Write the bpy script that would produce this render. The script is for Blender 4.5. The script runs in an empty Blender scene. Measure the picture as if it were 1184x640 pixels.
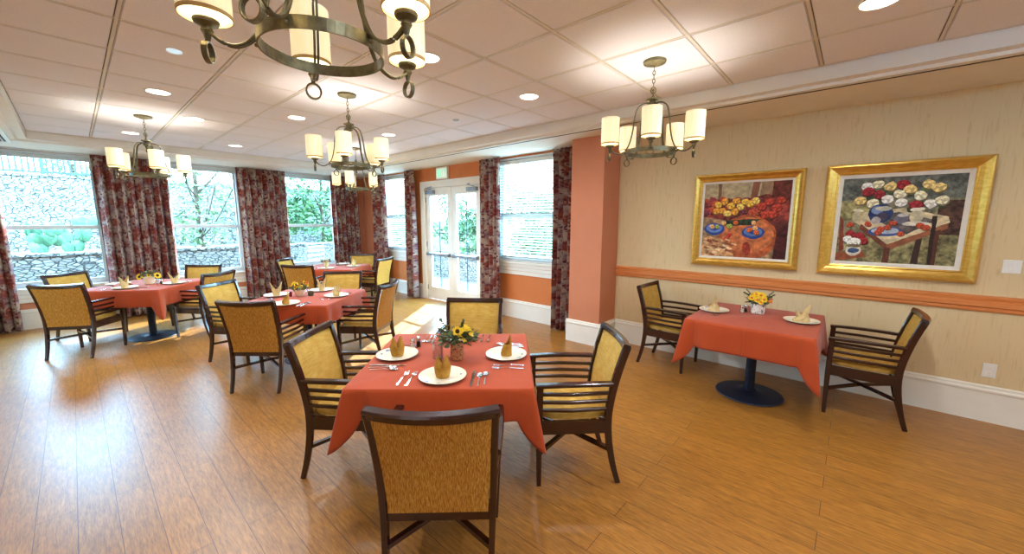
import bpy, bmesh, math, random
import numpy as np
from mathutils import Vector, Matrix
PI = math.pi
R = math.radians
SC = bpy.context.scene
COL = SC.collection

# ------------------------------------------------------------------ camera, world, lights, exposure
EYE = 1.62
PITCH, YAW, ROLL = 0.1434936, 0.8466015, 0.00104
fw = Vector((math.sin(YAW)*math.cos(PITCH), math.cos(YAW)*math.cos(PITCH), -math.sin(PITCH)))
r0 = Vector((math.cos(YAW), -math.sin(YAW), 0)); u0 = r0.cross(fw)
rt = r0*math.cos(ROLL) + u0*math.sin(ROLL); up = -r0*math.sin(ROLL) + u0*math.cos(ROLL)
cam = bpy.data.cameras.new('camera'); camo = bpy.data.objects.new('camera', cam); COL.objects.link(camo)
M = Matrix((rt, up, -fw)).transposed().to_4x4(); M.translation = (0, 0, EYE)
camo.matrix_world = M
cam.sensor_width = 36; cam.lens = 36*445.675/1184; cam.clip_start = .05; cam.clip_end = 200
SC.camera = camo
SC.view_settings.view_transform = 'Standard'; SC.view_settings.look = 'None'
SC.view_settings.gamma = 1; SC.view_settings.use_curve_mapping = False
SC.view_settings.exposure = 0.15
WORLD_STRENGTH = 44.0
SUN_STRENGTH = 26.0
DOWNLIGHT_W = 15.0
SHADE_W = 3.8
w = bpy.data.worlds.new('world'); SC.world = w; w.use_nodes = True
bg = w.node_tree.nodes['Background']; bg.inputs[0].default_value = (.38, .66, 1.0, 1); bg.inputs[1].default_value = WORLD_STRENGTH
sl = bpy.data.lights.new('sun', 'SUN'); sl.energy = SUN_STRENGTH; sl.angle = R(.6); sl.color = (1, .97, .93)
so = bpy.data.objects.new('sun', sl); COL.objects.link(so)
so.rotation_euler = Vector((-.80, -.60, -math.tan(R(29)))).to_track_quat('-Z', 'Y').to_euler()
so.location = (12, 12, 9)
def portal(name, loc, sx, sy, direction):
    l = bpy.data.lights.new(name, 'AREA'); l.shape = 'RECTANGLE'; l.size = sx; l.size_y = sy; l.energy = 1
    l.cycles.is_portal = True
    o = bpy.data.objects.new(name, l); COL.objects.link(o); o.location = loc
    o.rotation_euler = Vector(direction).to_track_quat('-Z', 'Z').to_euler()

# ------------------------------------------------------------------ materials
def srgb(r, g, b):
    f = lambda c: (c/255/12.92) if c/255 <= .04045 else ((c/255+.055)/1.055)**2.4
    return (f(r), f(g), f(b), 1)
MATS = {}
def mat(name, col, rough=.5, metal=0, spec=.5, coat=0, emit=None, es=0, trans=0, bump=None, alpha=1, subs=0):
    m = bpy.data.materials.new(name); m.use_nodes = True
    b = m.node_tree.nodes['Principled BSDF']
    b.inputs['Base Color'].default_value = col; b.inputs['Roughness'].default_value = rough
    b.inputs['Metallic'].default_value = metal; b.inputs['Specular IOR Level'].default_value = spec
    b.inputs['Coat Weight'].default_value = coat
    b.inputs['Transmission Weight'].default_value = trans
    if emit: b.inputs['Emission Color'].default_value = emit; b.inputs['Emission Strength'].default_value = es
    MATS[name] = m
    return m
class NT:
    """small node helper"""
    def __init__(s, m): s.m = m; s.t = m.node_tree; s.b = s.t.nodes['Principled BSDF']
    def n(s, typ, **kw):
        x = s.t.nodes.new(typ)
        for k, v in kw.items():
            if k.startswith('i_'): x.inputs[k[2:].replace('_', ' ')].default_value = v
            else: setattr(x, k, v)
        return x
    def l(s, a, b): s.t.links.new(a, b)
    def coord(s, kind='Object', scale=(1, 1, 1), rot=(0, 0, 0)):
        tc = s.n('ShaderNodeTexCoord'); mp = s.n('ShaderNodeMapping')
        mp.inputs['Scale'].default_value = scale; mp.inputs['Rotation'].default_value = rot
        s.l(tc.outputs[kind], mp.inputs['Vector']); return mp.outputs['Vector']
    def noise(s, vec, scale, detail=4, rough=.5):
        x = s.n('ShaderNodeTexNoise'); x.inputs['Scale'].default_value = scale; x.inputs['Detail'].default_value = detail
        x.inputs['Roughness'].default_value = rough; s.l(vec, x.inputs['Vector']); return x.outputs['Fac']
    def ramp(s, fac, stops, interp='LINEAR'):
        x = s.n('ShaderNodeValToRGB'); x.color_ramp.interpolation = interp
        e = x.color_ramp.elements
        while len(e) < len(stops): e.new(.5)
        for k, (p, c) in enumerate(stops): e[k].position = p; e[k].color = c
        s.l(fac, x.inputs['Fac']); return x.outputs['Color']
    def mix(s, fac, a, b, mode='MIX'):
        x = s.n('ShaderNodeMix', data_type='RGBA', blend_type=mode)
        for sock, v in ((x.inputs[0], fac), (x.inputs[6], a), (x.inputs[7], b)):
            if isinstance(v, (float, int)): sock.default_value = v
            elif isinstance(v, tuple): sock.default_value = v
            else: s.l(v, sock)
        return x.outputs[2]
    def base(s, c): s.l(c, s.b.inputs['Base Color'])
    def bump(s, h, dist=.002, strength=1):
        x = s.n('ShaderNodeBump'); x.inputs['Distance'].default_value = dist; x.inputs['Strength'].default_value = strength
        s.l(h, x.inputs['Height']); s.l(x.outputs['Normal'], s.b.inputs['Normal'])
BW = [(0, (0, 0, 0, 1)), (1, (1, 1, 1, 1))]

# floor: long laminate planks running away from the camera along the right wall
m = mat('laminate', srgb(176, 112, 50), .36, spec=.75); N = NT(m)
v = N.coord('Object', rot=(0, 0, PI/2))
br = N.n('ShaderNodeTexBrick'); br.inputs['Scale'].default_value = 1; br.inputs['Brick Width'].default_value = 2.3
br.inputs['Row Height'].default_value = .152; br.inputs['Mortar Size'].default_value = .0016; br.inputs['Mortar Smooth'].default_value = .1
br.inputs['Color1'].default_value = (.25, .25, .25, 1); br.inputs['Color2'].default_value = (.75, .75, .75, 1); br.inputs['Mortar'].default_value = (0, 0, 0, 1)
br.offset = .37; N.l(v, br.inputs['Vector'])
g = N.noise(N.coord('Object', (60, 6, 1)), 1, 6, .66)
g2 = N.noise(N.coord('Object', (230, 18, 1)), 1, 3, .5)
c1 = N.ramp(g, [(.28, srgb(98, 52, 14)), (.46, srgb(146, 90, 28)), (.60, srgb(174, 114, 40)), (.78, srgb(200, 144, 62))])
c2 = N.mix(.35, c1, N.ramp(g2, [(.3, srgb(112, 64, 16)), (.7, srgb(204, 146, 60))]))
c3 = N.mix(.16, c2, br.outputs['Color'], 'OVERLAY')
c4 = N.mix(br.outputs['Fac'], c3, srgb(84, 46, 20))
N.base(c4)
inv = N.n('ShaderNodeMath', operation='SUBTRACT'); inv.inputs[0].default_value = 1; N.l(br.outputs['Fac'], inv.inputs[1])
ad = N.n('ShaderNodeMath', operation='MULTIPLY_ADD'); N.l(g2, ad.inputs[0]); ad.inputs[1].default_value = .22; N.l(inv.outputs[0], ad.inputs[2])
N.bump(ad.outputs[0], .0014, .6)

m = mat('wallpaper', srgb(214, 186, 138), .75, spec=.2); N = NT(m)
a = N.noise(N.coord('Object', (1, 60, 5)), 1, 3, .6); b_ = N.noise(N.coord('Object', (1, 24, 7)), 1, 2, .5)
c = N.mix(N.ramp(a, [(.30, (.6, .6, .6, 1)), (.46, (0, 0, 0, 1))]), srgb(220, 196, 152), srgb(204, 176, 130))
c = N.mix(N.ramp(b_, [(.24, (.35, .35, .35, 1)), (.36, (0, 0, 0, 1))]), c, srgb(184, 150, 106))
N.base(c)
def plain(name, c1, c2, scale, rough, spec=.3, sc3=(1, 1, 1), bumpd=0, **kw):
    m = mat(name, c1, rough, spec=spec, **kw); N = NT(m)
    f = N.noise(N.coord('Object', sc3), scale, 4, .55)
    N.base(N.ramp(f, [(.35, c1), (.65, c2)]))
    if bumpd: N.bump(f, bumpd)
    return m
plain('salmon_paint', srgb(202, 128, 92), srgb(205, 132, 96), 4, .6)
plain('orange_paint', srgb(208, 120, 62), srgb(212, 126, 68), 4, .6)
plain('cream_paint', srgb(226, 216, 196), srgb(231, 221, 202), 3, .5)
plain('soffit_paint', srgb(234, 227, 214), srgb(238, 231, 218), 3, .6)
plain('white_trim', srgb(236, 230, 216), srgb(240, 235, 222), 5, .35, .5)
plain('window_white', srgb(214, 224, 226), srgb(222, 230, 232), 5, .4, .5)
plain('rail_wood', srgb(206, 120, 62), srgb(222, 140, 78), 1, .4, .5, (3, 3, 60))
plain('ceiling_tile', srgb(234, 232, 240), srgb(242, 240, 247), 160, .9, .1, bumpd=.0008)
plain('ceiling_bar', srgb(222, 216, 208), srgb(226, 220, 212), 5, .5)
plain('gap_shade', srgb(120, 110, 104), srgb(126, 116, 108), 5, .8)  # shade of the recessed tile gaps put into the colour
plain('mahogany', srgb(36, 13, 10), srgb(56, 21, 15), 1, .22, .6, (9, 9, 2.2), coat=.3)
plain('bronze', srgb(84, 78, 56), srgb(118, 110, 80), 30, .42, .5, metal=.55)
plain('navy_metal', srgb(26, 34, 52), srgb(33, 41, 60), 30, .45, .4, metal=.3)
plain('silver', srgb(206, 208, 212), srgb(222, 224, 228), 10, .16, .5, metal=1)
plain('steel_grey', srgb(128, 132, 136), srgb(148, 152, 156), 10, .35, .5, metal=.6)
plain('white_plastic', srgb(232, 230, 224), srgb(238, 236, 230), 10, .35, .5)
plain('dark_slot', srgb(30, 28, 26), srgb(36, 34, 32), 10, .7)
plain('concrete', srgb(92, 90, 86), srgb(110, 107, 102), 3, .85, .2, bumpd=.004)
plain('bark', srgb(62, 50, 40), srgb(88, 74, 60), 12, .9, .1, (1, 1, .2), bumpd=.01)
plain('earth', srgb(96, 84, 68), srgb(120, 108, 90), 6, .95, .1, bumpd=.02)
plain('leaf_green', srgb(44, 74, 42), srgb(84, 112, 62), 3, .5, .4)
plain('leaf_pale', srgb(78, 102, 64), srgb(116, 134, 90), 3, .55, .4)
plain('cactus_green', srgb(54, 86, 62), srgb(84, 116, 84), 9, .55, .4)
plain('leaf_dark', srgb(62, 74, 50), srgb(104, 112, 74), 20, .5, .4)
plain('petal_yellow', srgb(238, 190, 22), srgb(250, 214, 50), 60, .6, .3)
plain('petal_orange', srgb(216, 112, 34), srgb(234, 140, 50), 60, .6, .3)
plain('petal_cream', srgb(238, 232, 196), srgb(246, 242, 214), 60, .6, .3)
plain('seed_brown', srgb(50, 30, 16), srgb(78, 48, 24), 200, .8, .2)
plain('flower_stem', srgb(92, 110, 52), srgb(120, 132, 66), 30, .6, .3)
plain('napkin_gold', srgb(164, 116, 42), srgb(186, 138, 60), 24, .85, .15, bumpd=.001)
plain('napkin_tan', srgb(196, 166, 112), srgb(212, 184, 132), 24, .85, .15, bumpd=.001)
plain('cream_ceramic', srgb(232, 214, 178), srgb(240, 224, 192), 8, .25, .5)
plain('terracotta_dark', srgb(70, 74, 52), srgb(96, 96, 66), 50, .4, .4)
plain('gold_leaf', srgb(206, 160, 66), srgb(226, 184, 92), 14, .30, .6, (1, 3, 3), metal=.75)
plain('liner_white', srgb(222, 214, 198), srgb(230, 222, 208), 20, .7)
plain('fence_paint_muntin_shade', srgb(40, 50, 50), srgb(50, 60, 60), 8, .6)
plain('candle_red', srgb(120, 24, 28), srgb(140, 34, 34), 8, .25, .6)
m = mat('downlight_lens', srgb(255, 250, 240), .5, emit=(1, .94, .84, 1), es=9)
m = mat('disc_glow_blue', srgb(200, 225, 240), .4, emit=(.6, .85, 1, 1), es=.6)  # bluish glow put into a ceiling disc that is no lit lamp
m = mat('exit_green', srgb(60, 190, 130), .5, emit=(.10, .75, .42, 1), es=1.0)
m = mat('exit_face', srgb(226, 240, 230), .4, emit=(.7, 1, .85, 1), es=.35)
m = bpy.data.materials.new('candle_glass'); m.use_nodes = True; t = m.node_tree; t.nodes.clear(); MATS['candle_glass'] = m
o_ = t.nodes.new('ShaderNodeOutputMaterial'); mx = t.nodes.new('ShaderNodeMixShader'); tr = t.nodes.new('ShaderNodeBsdfTransparent'); gl = t.nodes.new('ShaderNodeBsdfGlossy')
tr.inputs[0].default_value = (.90, .92, .92, 1); gl.inputs['Roughness'].default_value = .06; lwt = t.nodes.new('ShaderNodeLayerWeight'); lwt.inputs[0].default_value = .35
t.links.new(lwt.outputs['Facing'], mx.inputs[0]); t.links.new(tr.outputs[0], mx.inputs[1]); t.links.new(gl.outputs[0], mx.inputs[2]); t.links.new(mx.outputs[0], o_.inputs[0])
m = mat('brown_agate', srgb(150, 92, 56), .3, spec=.5); N = NT(m)
N.base(N.ramp(N.noise(N.coord('Object'), 60, 3), [(.35, srgb(120, 60, 34)), (.5, srgb(196, 140, 96)), (.65, srgb(150, 80, 44))]))

# chair cloth: front gold, rear ribbed weave
m = mat('gold_fabric', srgb(216, 172, 72), .8, spec=.2); N = NT(m)
f = N.noise(N.coord('Object', (14, 14, 260)), 1, 3, .6); f2 = N.noise(N.coord('Object', (6, 6, 6)), 3, 3)
c = N.ramp(f, [(.32, srgb(176, 132, 46)), (.55, srgb(200, 160, 74)), (.75, srgb(214, 180, 98))])
N.base(N.mix(.2, c, N.ramp(f2, [(.4, srgb(186, 140, 54)), (.6, srgb(214, 182, 102))]))); N.bump(f, .001)
m = mat('weave_fabric', srgb(188, 124, 44), .8, spec=.2); N = NT(m)
f = N.noise(N.coord('Object', (330, 80, 34)), 1, 3, .65)
N.base(N.ramp(f, [(.32, srgb(136, 80, 24)), (.5, srgb(188, 130, 48)), (.68, srgb(214, 168, 84))])); N.bump(f, .0015)
# table cloth with woven look and ironed creases
m = mat('red_cloth', srgb(190, 74, 36), .78, spec=.2); N = NT(m)
vec = N.coord('Object')
f = N.noise(N.coord('Object', (300, 300, 300)), 1, 2)
sep = N.n('ShaderNodeSeparateXYZ'); N.l(vec, sep.inputs[0])
def crease(out):
    a = N.n('ShaderNodeMath', operation='PINGPONG'); N.l(out, a.inputs[0]); a.inputs[1].default_value = .19
    b = N.n('ShaderNodeMath', operation='LESS_THAN'); N.l(a.outputs[0], b.inputs[0]); b.inputs[1].default_value = .0045
    return b.outputs[0]
mx = N.n('ShaderNodeMath', operation='MAXIMUM'); N.l(crease(sep.outputs[0]), mx.inputs[0]); N.l(crease(sep.outputs[1]), mx.inputs[1])
N.base(N.mix(.25, N.ramp(f, [(.3, srgb(162, 60, 22)), (.7, srgb(180, 74, 30))]), N.ramp(N.noise(vec, 5, 3), [(.4, srgb(164, 58, 22)), (.6, srgb(176, 74, 32))])))
N.bump(mx.outputs[0], -.006, 1)
m.node_tree.nodes['Principled BSDF'].inputs['Sheen Weight'].default_value = .15
# floral curtain (uses the cloth's own UV)
m = mat('floral_cloth', srgb(190, 170, 150), .8, spec=.2); N = NT(m)
tc = N.n('ShaderNodeTexCoord'); uv = tc.outputs['UV']
wv = N.n('ShaderNodeTexNoise'); wv.inputs['Scale'].default_value = 9; N.l(uv, wv.inputs['Vector'])
wm = N.mix(.06, uv, wv.outputs['Color'])
big = N.n('ShaderNodeTexVoronoi', feature='F1'); big.inputs['Scale'].default_value = 5.6; N.l(wm, big.inputs['Vector'])
sm = N.n('ShaderNodeTexVoronoi', feature='F1'); sm.inputs['Scale'].default_value = 17; N.l(wm, sm.inputs['Vector'])
mot = N.noise(uv, 26, 3, .6); mo2 = N.noise(uv, 7, 2)
c = N.mix(N.ramp(mo2, [(.4, (0, 0, 0, 1)), (.62, (1, 1, 1, 1))]), srgb(178, 158, 140), srgb(134, 106, 108))
c = N.mix(N.ramp(sm.outputs['Distance'], [(.30, (1, 1, 1, 1)), (.40, (0, 0, 0, 1))]), c, srgb(110, 56, 60))
fl = N.mix(N.ramp(mot, [(.40, (0, 0, 0, 1)), (.60, (1, 1, 1, 1))]), srgb(146, 74, 56), srgb(110, 50, 52))
c = N.mix(N.ramp(big.outputs['Distance'], [(.38, (1, 1, 1, 1)), (.54, (0, 0, 0, 1))]), c, fl)
c = N.mix(N.ramp(mot, [(.60, (0, 0, 0, 1)), (.64, (1, 1, 1, 1))]), c, srgb(66, 30, 42))
c = N.mix(N.ramp(mot, [(.34, (1, 1, 1, 1)), (.38, (0, 0, 0, 1))]), c, srgb(176, 158, 138))
N.base(c)
# lit drum shade of a chandelier
m = mat('shade_linen', srgb(248, 236, 200), .8, spec=.1, emit=srgb(255, 238, 184), es=.5); N = NT(m)
f = N.noise(N.coord('Object', (60, 60, 4)), 1, 2)
N.base(N.ramp(f, [(.3, srgb(240, 226, 186)), (.7, srgb(250, 240, 208))]))
m = mat('shade_inner', srgb(255, 250, 226), .6, emit=srgb(255, 244, 200), es=1.1)
plain('shade_band', srgb(196, 160, 104), srgb(206, 172, 116), 30, .7)
# plate: cream ceramic with a rim of little painted sprigs
m = mat('plate_ceramic', srgb(238, 228, 200), .18, spec=.5); N = NT(m)
vec = N.coord('Object'); ln = N.n('ShaderNodeVectorMath', operation='LENGTH'); N.l(vec, ln.inputs[0])
ring = N.ramp(ln.outputs['Value'], [(.098, (0, 0, 0, 1)), (.101, (1, 1, 1, 1)), (.121, (1, 1, 1, 1)), (.124, (0, 0, 0, 1))])
vo = N.n('ShaderNodeTexVoronoi'); vo.inputs['Scale'].default_value = 17; N.l(vec, vo.inputs['Vector'])
spot = N.ramp(vo.outputs['Distance'], [(.26, (1, 1, 1, 1)), (.34, (0, 0, 0, 1))])
both = N.mix(1.0, ring, spot, 'MULTIPLY')
N.base(N.mix(both, srgb(238, 228, 202), N.ramp(N.noise(vec, 12), [(.45, srgb(108, 142, 96)), (.55, srgb(134, 134, 176))])))
# flower pot: white with a blue-grey drawn pattern
m = mat('pot_pattern', srgb(232, 228, 216), .3, spec=.5); N = NT(m)
N.base(N.ramp(N.noise(N.coord('Object'), 42, 3, .6), [(.57, srgb(232, 228, 216)), (.61, srgb(110, 124, 134))]))
# stacked stone
m = mat('stacked_stone', srgb(112, 106, 98), .9, spec=.1); N = NT(m)
vec = N.coord('Object', (1, 1, 1.9))
vo = N.n('ShaderNodeTexVoronoi', feature='DISTANCE_TO_EDGE'); vo.inputs['Scale'].default_value = 8.5; N.l(vec, vo.inputs['Vector'])
vc = N.n('ShaderNodeTexVoronoi'); vc.inputs['Scale'].default_value = 8.5; N.l(vec, vc.inputs['Vector'])
j = N.ramp(vo.outputs['Distance'], [(.0, (0, 0, 0, 1)), (.09, (1, 1, 1, 1))])
bwn = N.n('ShaderNodeRGBToBW'); N.l(vc.outputs['Color'], bwn.inputs[0]); st = N.mix(.6, srgb(124, 120, 114), bwn.outputs[0], 'SOFT_LIGHT')
st = N.mix(.35, st, N.ramp(N.noise(vec, 22, 4), [(.3, srgb(78, 72, 66)), (.7, srgb(150, 144, 136))]))
N.base(N.mix(j, srgb(74, 70, 65), st)); N.bump(j, .05)
# window glass
m = bpy.data.materials.new('pane_glass'); m.use_nodes = True; t = m.node_tree; t.nodes.clear(); MATS['pane_glass'] = m
o_ = t.nodes.new('ShaderNodeOutputMaterial'); mx = t.nodes.new('ShaderNodeMixShader'); tr = t.nodes.new('ShaderNodeBsdfTransparent'); gl = t.nodes.new('ShaderNodeBsdfGlossy')
tr.inputs[0].default_value = (.88, .96, .95, 1); gl.inputs['Roughness'].default_value = .03; lwt = t.nodes.new('ShaderNodeLayerWeight'); fr = t.nodes.new('ShaderNodeMath'); fr.operation = 'POWER'; fr.inputs[1].default_value = 4; t.links.new(lwt.outputs['Facing'], fr.inputs[0])
t.links.new(fr.outputs[0], mx.inputs[0]); t.links.new(tr.outputs[0], mx.inputs[1]); t.links.new(gl.outputs[0], mx.inputs[2]); t.links.new(mx.outputs[0], o_.inputs[0])
# blind slats: thin white, a little translucent
m = mat('blind_slat', srgb(206, 212, 210), .5, spec=.3); m.node_tree.nodes['Principled BSDF'].inputs['Subsurface Weight'].default_value = 0
# painted canvas: the picture's own colours
m = mat('oil_canvas', (1, 1, 1, 1), .55, spec=.3); N = NT(m)
at_ = N.n('ShaderNodeAttribute', attribute_name='paint'); N.base(at_.outputs['Color']); N.bump(N.noise(N.coord('Object'), 220, 3), .0008)

# ------------------------------------------------------------------ mesh helpers
class MB:
    def __init__(s): s.v = []; s.f = []; s.m = []; s.sm = []; s.uv = None
    def add(s, vs, fs, mi=0, smooth=False, T=None):
        o = len(s.v)
        for p in vs:
            p = Vector(p)
            s.v.append(T @ p if T is not None else p)
        for f in fs: s.f.append([i+o for i in f]); s.m.append(mi); s.sm.append(smooth)
        return s
    def box(s, x0, x1, y0, y1, z0, z1, mi=0, T=None, bev=0):
        if bev:
            bm = bmesh.new()
            vs = [bm.verts.new((x, y, z)) for z in (z0, z1) for y in (y0, y1) for x in (x0, x1)]
            for q in ((0, 2, 3, 1), (4, 5, 7, 6), (0, 1, 5, 4), (2, 6, 7, 3), (0, 4, 6, 2), (1, 3, 7, 5)): bm.faces.new([vs[i] for i in q])
            bmesh.ops.bevel(bm, geom=bm.edges[:], offset=bev, segments=2, profile=.5, affect='EDGES')
            bm.verts.index_update()
            s.add([v.co.copy() for v in bm.verts], [[v.index for v in f.verts] for f in bm.faces], mi, False, T); bm.free(); return s
        vs = [(x, y, z) for z in (z0, z1) for y in (y0, y1) for x in (x0, x1)]
        return s.add(vs, ((0, 2, 3, 1), (4, 5, 7, 6), (0, 1, 5, 4), (2, 6, 7, 3), (0, 4, 6, 2), (1, 3, 7, 5)), mi, False, T)
    def lathe(s, prof, n=24, mi=0, c=(0, 0, 0), caps=True, T=None, smooth=True, closed=False):
        vs = []; fs = []; k = len(prof)
        for i in range(n):
            a = 2*PI*i/n
            for r, z in prof: vs.append((c[0]+r*math.cos(a), c[1]+r*math.sin(a), c[2]+z))
        for i in range(n):
            j = (i+1) % n
            for q in range(k if closed else k-1):
                q2 = (q+1) % k
                fs.append((i*k+q, j*k+q, j*k+q2, i*k+q2))
        s.add(vs, fs, mi, smooth, T)
        if caps and not closed:
            s.add([vs[i*k] for i in range(n)], [list(range(n))[::-1]], mi, False, T)
            s.add([vs[i*k+k-1] for i in range(n)], [list(range(n))], mi, False, T)
        return s
    def sweep(s, pts, prof, mi=0, smooth=False, closed=False, scale=None, upv=(0, 0, 1), caps=True, T=None):
        """prof: list of (side, up) points; frames keep 'upv'"""
        P = [Vector(p) for p in pts]; n = len(P); k = len(prof); vs = []; fs = []
        for i in range(n):
            if closed: t = P[(i+1) % n]-P[i-1]
            else: t = P[min(i+1, n-1)]-P[max(i-1, 0)]
            t.normalize(); U = Vector(upv[i] if isinstance(upv, list) else upv)
            S = t.cross(U)
            if S.length < 1e-4: S = t.cross(Vector((1, 0, 0)))
            S.normalize(); Un = S.cross(t).normalized()
            sc = scale[i] if scale else 1
            sx, sy = sc if isinstance(sc, tuple) else (sc, sc)
            for a, b in prof: vs.append(P[i]+S*a*sx+Un*b*sy)
        for i in range(n if closed else n-1):
            j = (i+1) % n
            for q in range(k):
                q2 = (q+1) % k; fs.append((i*k+q, i*k+q2, j*k+q2, j*k+q))
        if caps and not closed: fs.append(list(range(k))[::-1]); fs.append([(n-1)*k+q for q in range(k)])
        return s.add(vs, fs, mi, smooth, T)
    def tube(s, pts, r, n=8, **kw):
        prof = [(math.cos(2*PI*i/n)*r, math.sin(2*PI*i/n)*r) for i in range(n)]
        kw.setdefault('smooth', True)
        return s.sweep(pts, prof, **kw)
    def grid(s, fn, nu, nv, mi=0, smooth=True, closeu=False, T=None, uvf=None):
        vs = [fn(i/(nu if closeu else nu-1), j/(nv-1)) for i in range(nu) for j in range(nv)]
        fs = []
        for i in range(nu if closeu else nu-1):
            ii = (i+1) % nu
            for j in range(nv-1): fs.append((i*nv+j, ii*nv+j, ii*nv+j+1, i*nv+j+1))
        return s.add(vs, fs, mi, smooth, T)
    def ball(s, c, r, n=12, mi=0, T=None, sz=1):
        m_ = max(4, n//2); prof = [(r*math.sin(PI*i/m_)+1e-5, -r*math.cos(PI*i/m_)*sz) for i in range(m_+1)]
        return s.lathe(prof, n, mi, c, caps=False, T=T)
    def build(s, name, mats, parent=None, loc=None, rotz=0, angle=35, hide=False):
        me = bpy.data.meshes.new(name)
        me.from_pydata([tuple(v) for v in s.v], [], s.f)
        for x in (mats if isinstance(mats, (list, tuple)) else [mats]): me.materials.append(MATS[x])
        me.polygons.foreach_set('material_index', s.m)
        me.polygons.foreach_set('use_smooth', s.sm)
        bm = bmesh.new(); bm.from_mesh(me); bmesh.ops.recalc_face_normals(bm, faces=bm.faces[:]); bm.to_mesh(me); bm.free()
        me.update()
        if any(s.sm): me.set_sharp_from_angle(angle=R(angle))
        o = bpy.data.objects.new(name, me); COL.objects.link(o)
        if parent: o.parent = parent
        if loc is not None: o.location = loc
        o.rotation_euler.z = rotz
        return o
def rect(w_, h_): return [(-w_/2, -h_/2), (w_/2, -h_/2), (w_/2, h_/2), (-w_/2, h_/2)]
def rrect(w_, h_, c): # chamfered
    a, b = w_/2, h_/2
    return [(-a+c, -b), (a-c, -b), (a, -b+c), (a, b-c), (a-c, b), (-a+c, b), (-a, b-c), (-a, -b+c)]
def empty(name, loc, rotz=0):
    o = bpy.data.objects.new(name, None); COL.objects.link(o); o.location = loc; o.rotation_euler.z = rotz
    o.empty_display_size = .1; return o
def tag(o, label, cat, group=None, kind=None):
    o['label'] = label; o['category'] = cat
    if group: o['group'] = group
    if kind: o['kind'] = kind
    return o
def struct(o, label=None, cat=None):
    o['kind'] = 'structure'
    if label: o['label'] = label
    if cat: o['category'] = cat
    return o
def copy_tree(o, parent=None):
    c = o.copy(); COL.objects.link(c)
    if parent: c.parent = parent
    for ch in list(o.children):
        copy_tree(ch, c)
    return c
def look_rot(phi): return R(phi-90)          # local +y turned to face world angle phi
def bez(p0, p1, p2, p3, n):
    out = []
    for i in range(n+1):
        t = i/n; a = (1-t)**3; b = 3*t*(1-t)**2; c = 3*t*t*(1-t); d = t**3
        out.append(tuple(a*p0[k]+b*p1[k]+c*p2[k]+d*p3[k] for k in range(3)))
    return out
def catmull(P, n=6):
    P = [Vector(p) for p in P]; out = []
    for i in range(len(P)-1):
        a = P[max(i-1, 0)]; b = P[i]; c = P[i+1]; d = P[min(i+2, len(P)-1)]
        for k in range(n):
            t = k/n
            out.append(.5*((2*b)+(c-a)*t+(2*a-5*b+4*c-d)*t*t+(3*b-a-3*c+d)*t**3))
    out.append(P[-1]); return out

# ------------------------------------------------------------------ room shell
XR, YF, XL, YB = 4.80, 9.20, -4.2, -3.4        # right wall, window wall, left wall, wall behind camera
XD = 4.84                                      # wall plane with the glazed doors
ZS, ZT = 2.66, 2.792                           # soffit underside, tiles
TX0, TX1, TY0, TY1 = -.288, 3.93, -3.3, 8.27    # tiled tray
o = MB().box(XL-.2, 5.04, YB-.2, YF+.2, -.12, 0).build('floor', 'laminate'); struct(o)

def wall_y(name, y0, y1, x0, x1, z0, z1, holes, m_):   # wall running along x, holes (xa, xb, za, zb)
    b = MB(); xs = sorted({x0, x1, *[h[0] for h in holes], *[h[1] for h in holes]})
    for a, c in zip(xs, xs[1:]):
        h = [h for h in holes if h[0] <= a and h[1] >= c]
        if h: b.box(a, c, y0, y1, z0, h[0][2]); b.box(a, c, y0, y1, h[0][3], z1)
        else: b.box(a, c, y0, y1, z0, z1)
    return struct(b.build(name, m_))
def wall_x(name, x0, x1, y0, y1, z0, z1, holes, m_):
    b = MB(); ys = sorted({y0, y1, *[h[0] for h in holes], *[h[1] for h in holes]})
    for a, c in zip(ys, ys[1:]):
        h = [h for h in holes if h[0] <= a and h[1] >= c]
        if h:
            if h[0][2] > z0: b.box(x0, x1, a, c, z0, h[0][2])
            b.box(x0, x1, a, c, h[0][3], z1)
        else: b.box(x0, x1, a, c, z0, z1)
    return struct(b.build(name, m_))
WZ0, WZ1 = .62, 2.60
WINS = [(-1.75, -1.02+1.36), (.98, 2.27), (2.93, 4.16)]
WINS[0] = (-1.0, .36)
LEFTW = (-3.4, -1.6)
wall_y('wall_far', YF, YF+.2, XL-.2, XD+.2, 0, ZS, [(a, b, WZ0, WZ1) for a, b in WINS]+[(LEFTW[0], LEFTW[1], WZ0, WZ1)], 'salmon_paint')
RW = [(7.22, 8.32), (3.38, 4.62)]; RZ0, RZ1 = .96, 2.60
DY0, DY1, DZ = 5.00, 6.72, 2.33
wall_x('wall_doors', XD, XD+.2, 2.84, 8.38, 0, ZS, [(RW[0][0], RW[0][1], RZ0, RZ1), (RW[1][0], RW[1][1], RZ0, RZ1), (DY0, DY1, 0, DZ)], 'orange_paint')
wall_x('wall_corner', XD, XD+.2, 8.38, YF, 0, ZS, [], 'salmon_paint')  # same wall as the doors; lighter colour stands in for bright corner light
wall_x('wall_right', XR, XD+.2, YB, 2.84, 0, ZS, [], 'wallpaper')
wall_x('wall_left', XL-.2, XL, YB, YF, 0, ZS, [], 'cream_paint')
wall_y('wall_back', YB-.2, YB, XL-.2, XD+.2, 0, ZS, [], 'cream_paint')
o = MB().box(4.38, XD+.02, 2.37, 2.84, 0, ZS, bev=.004).build('pillar', 'salmon_paint'); struct(o)
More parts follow.
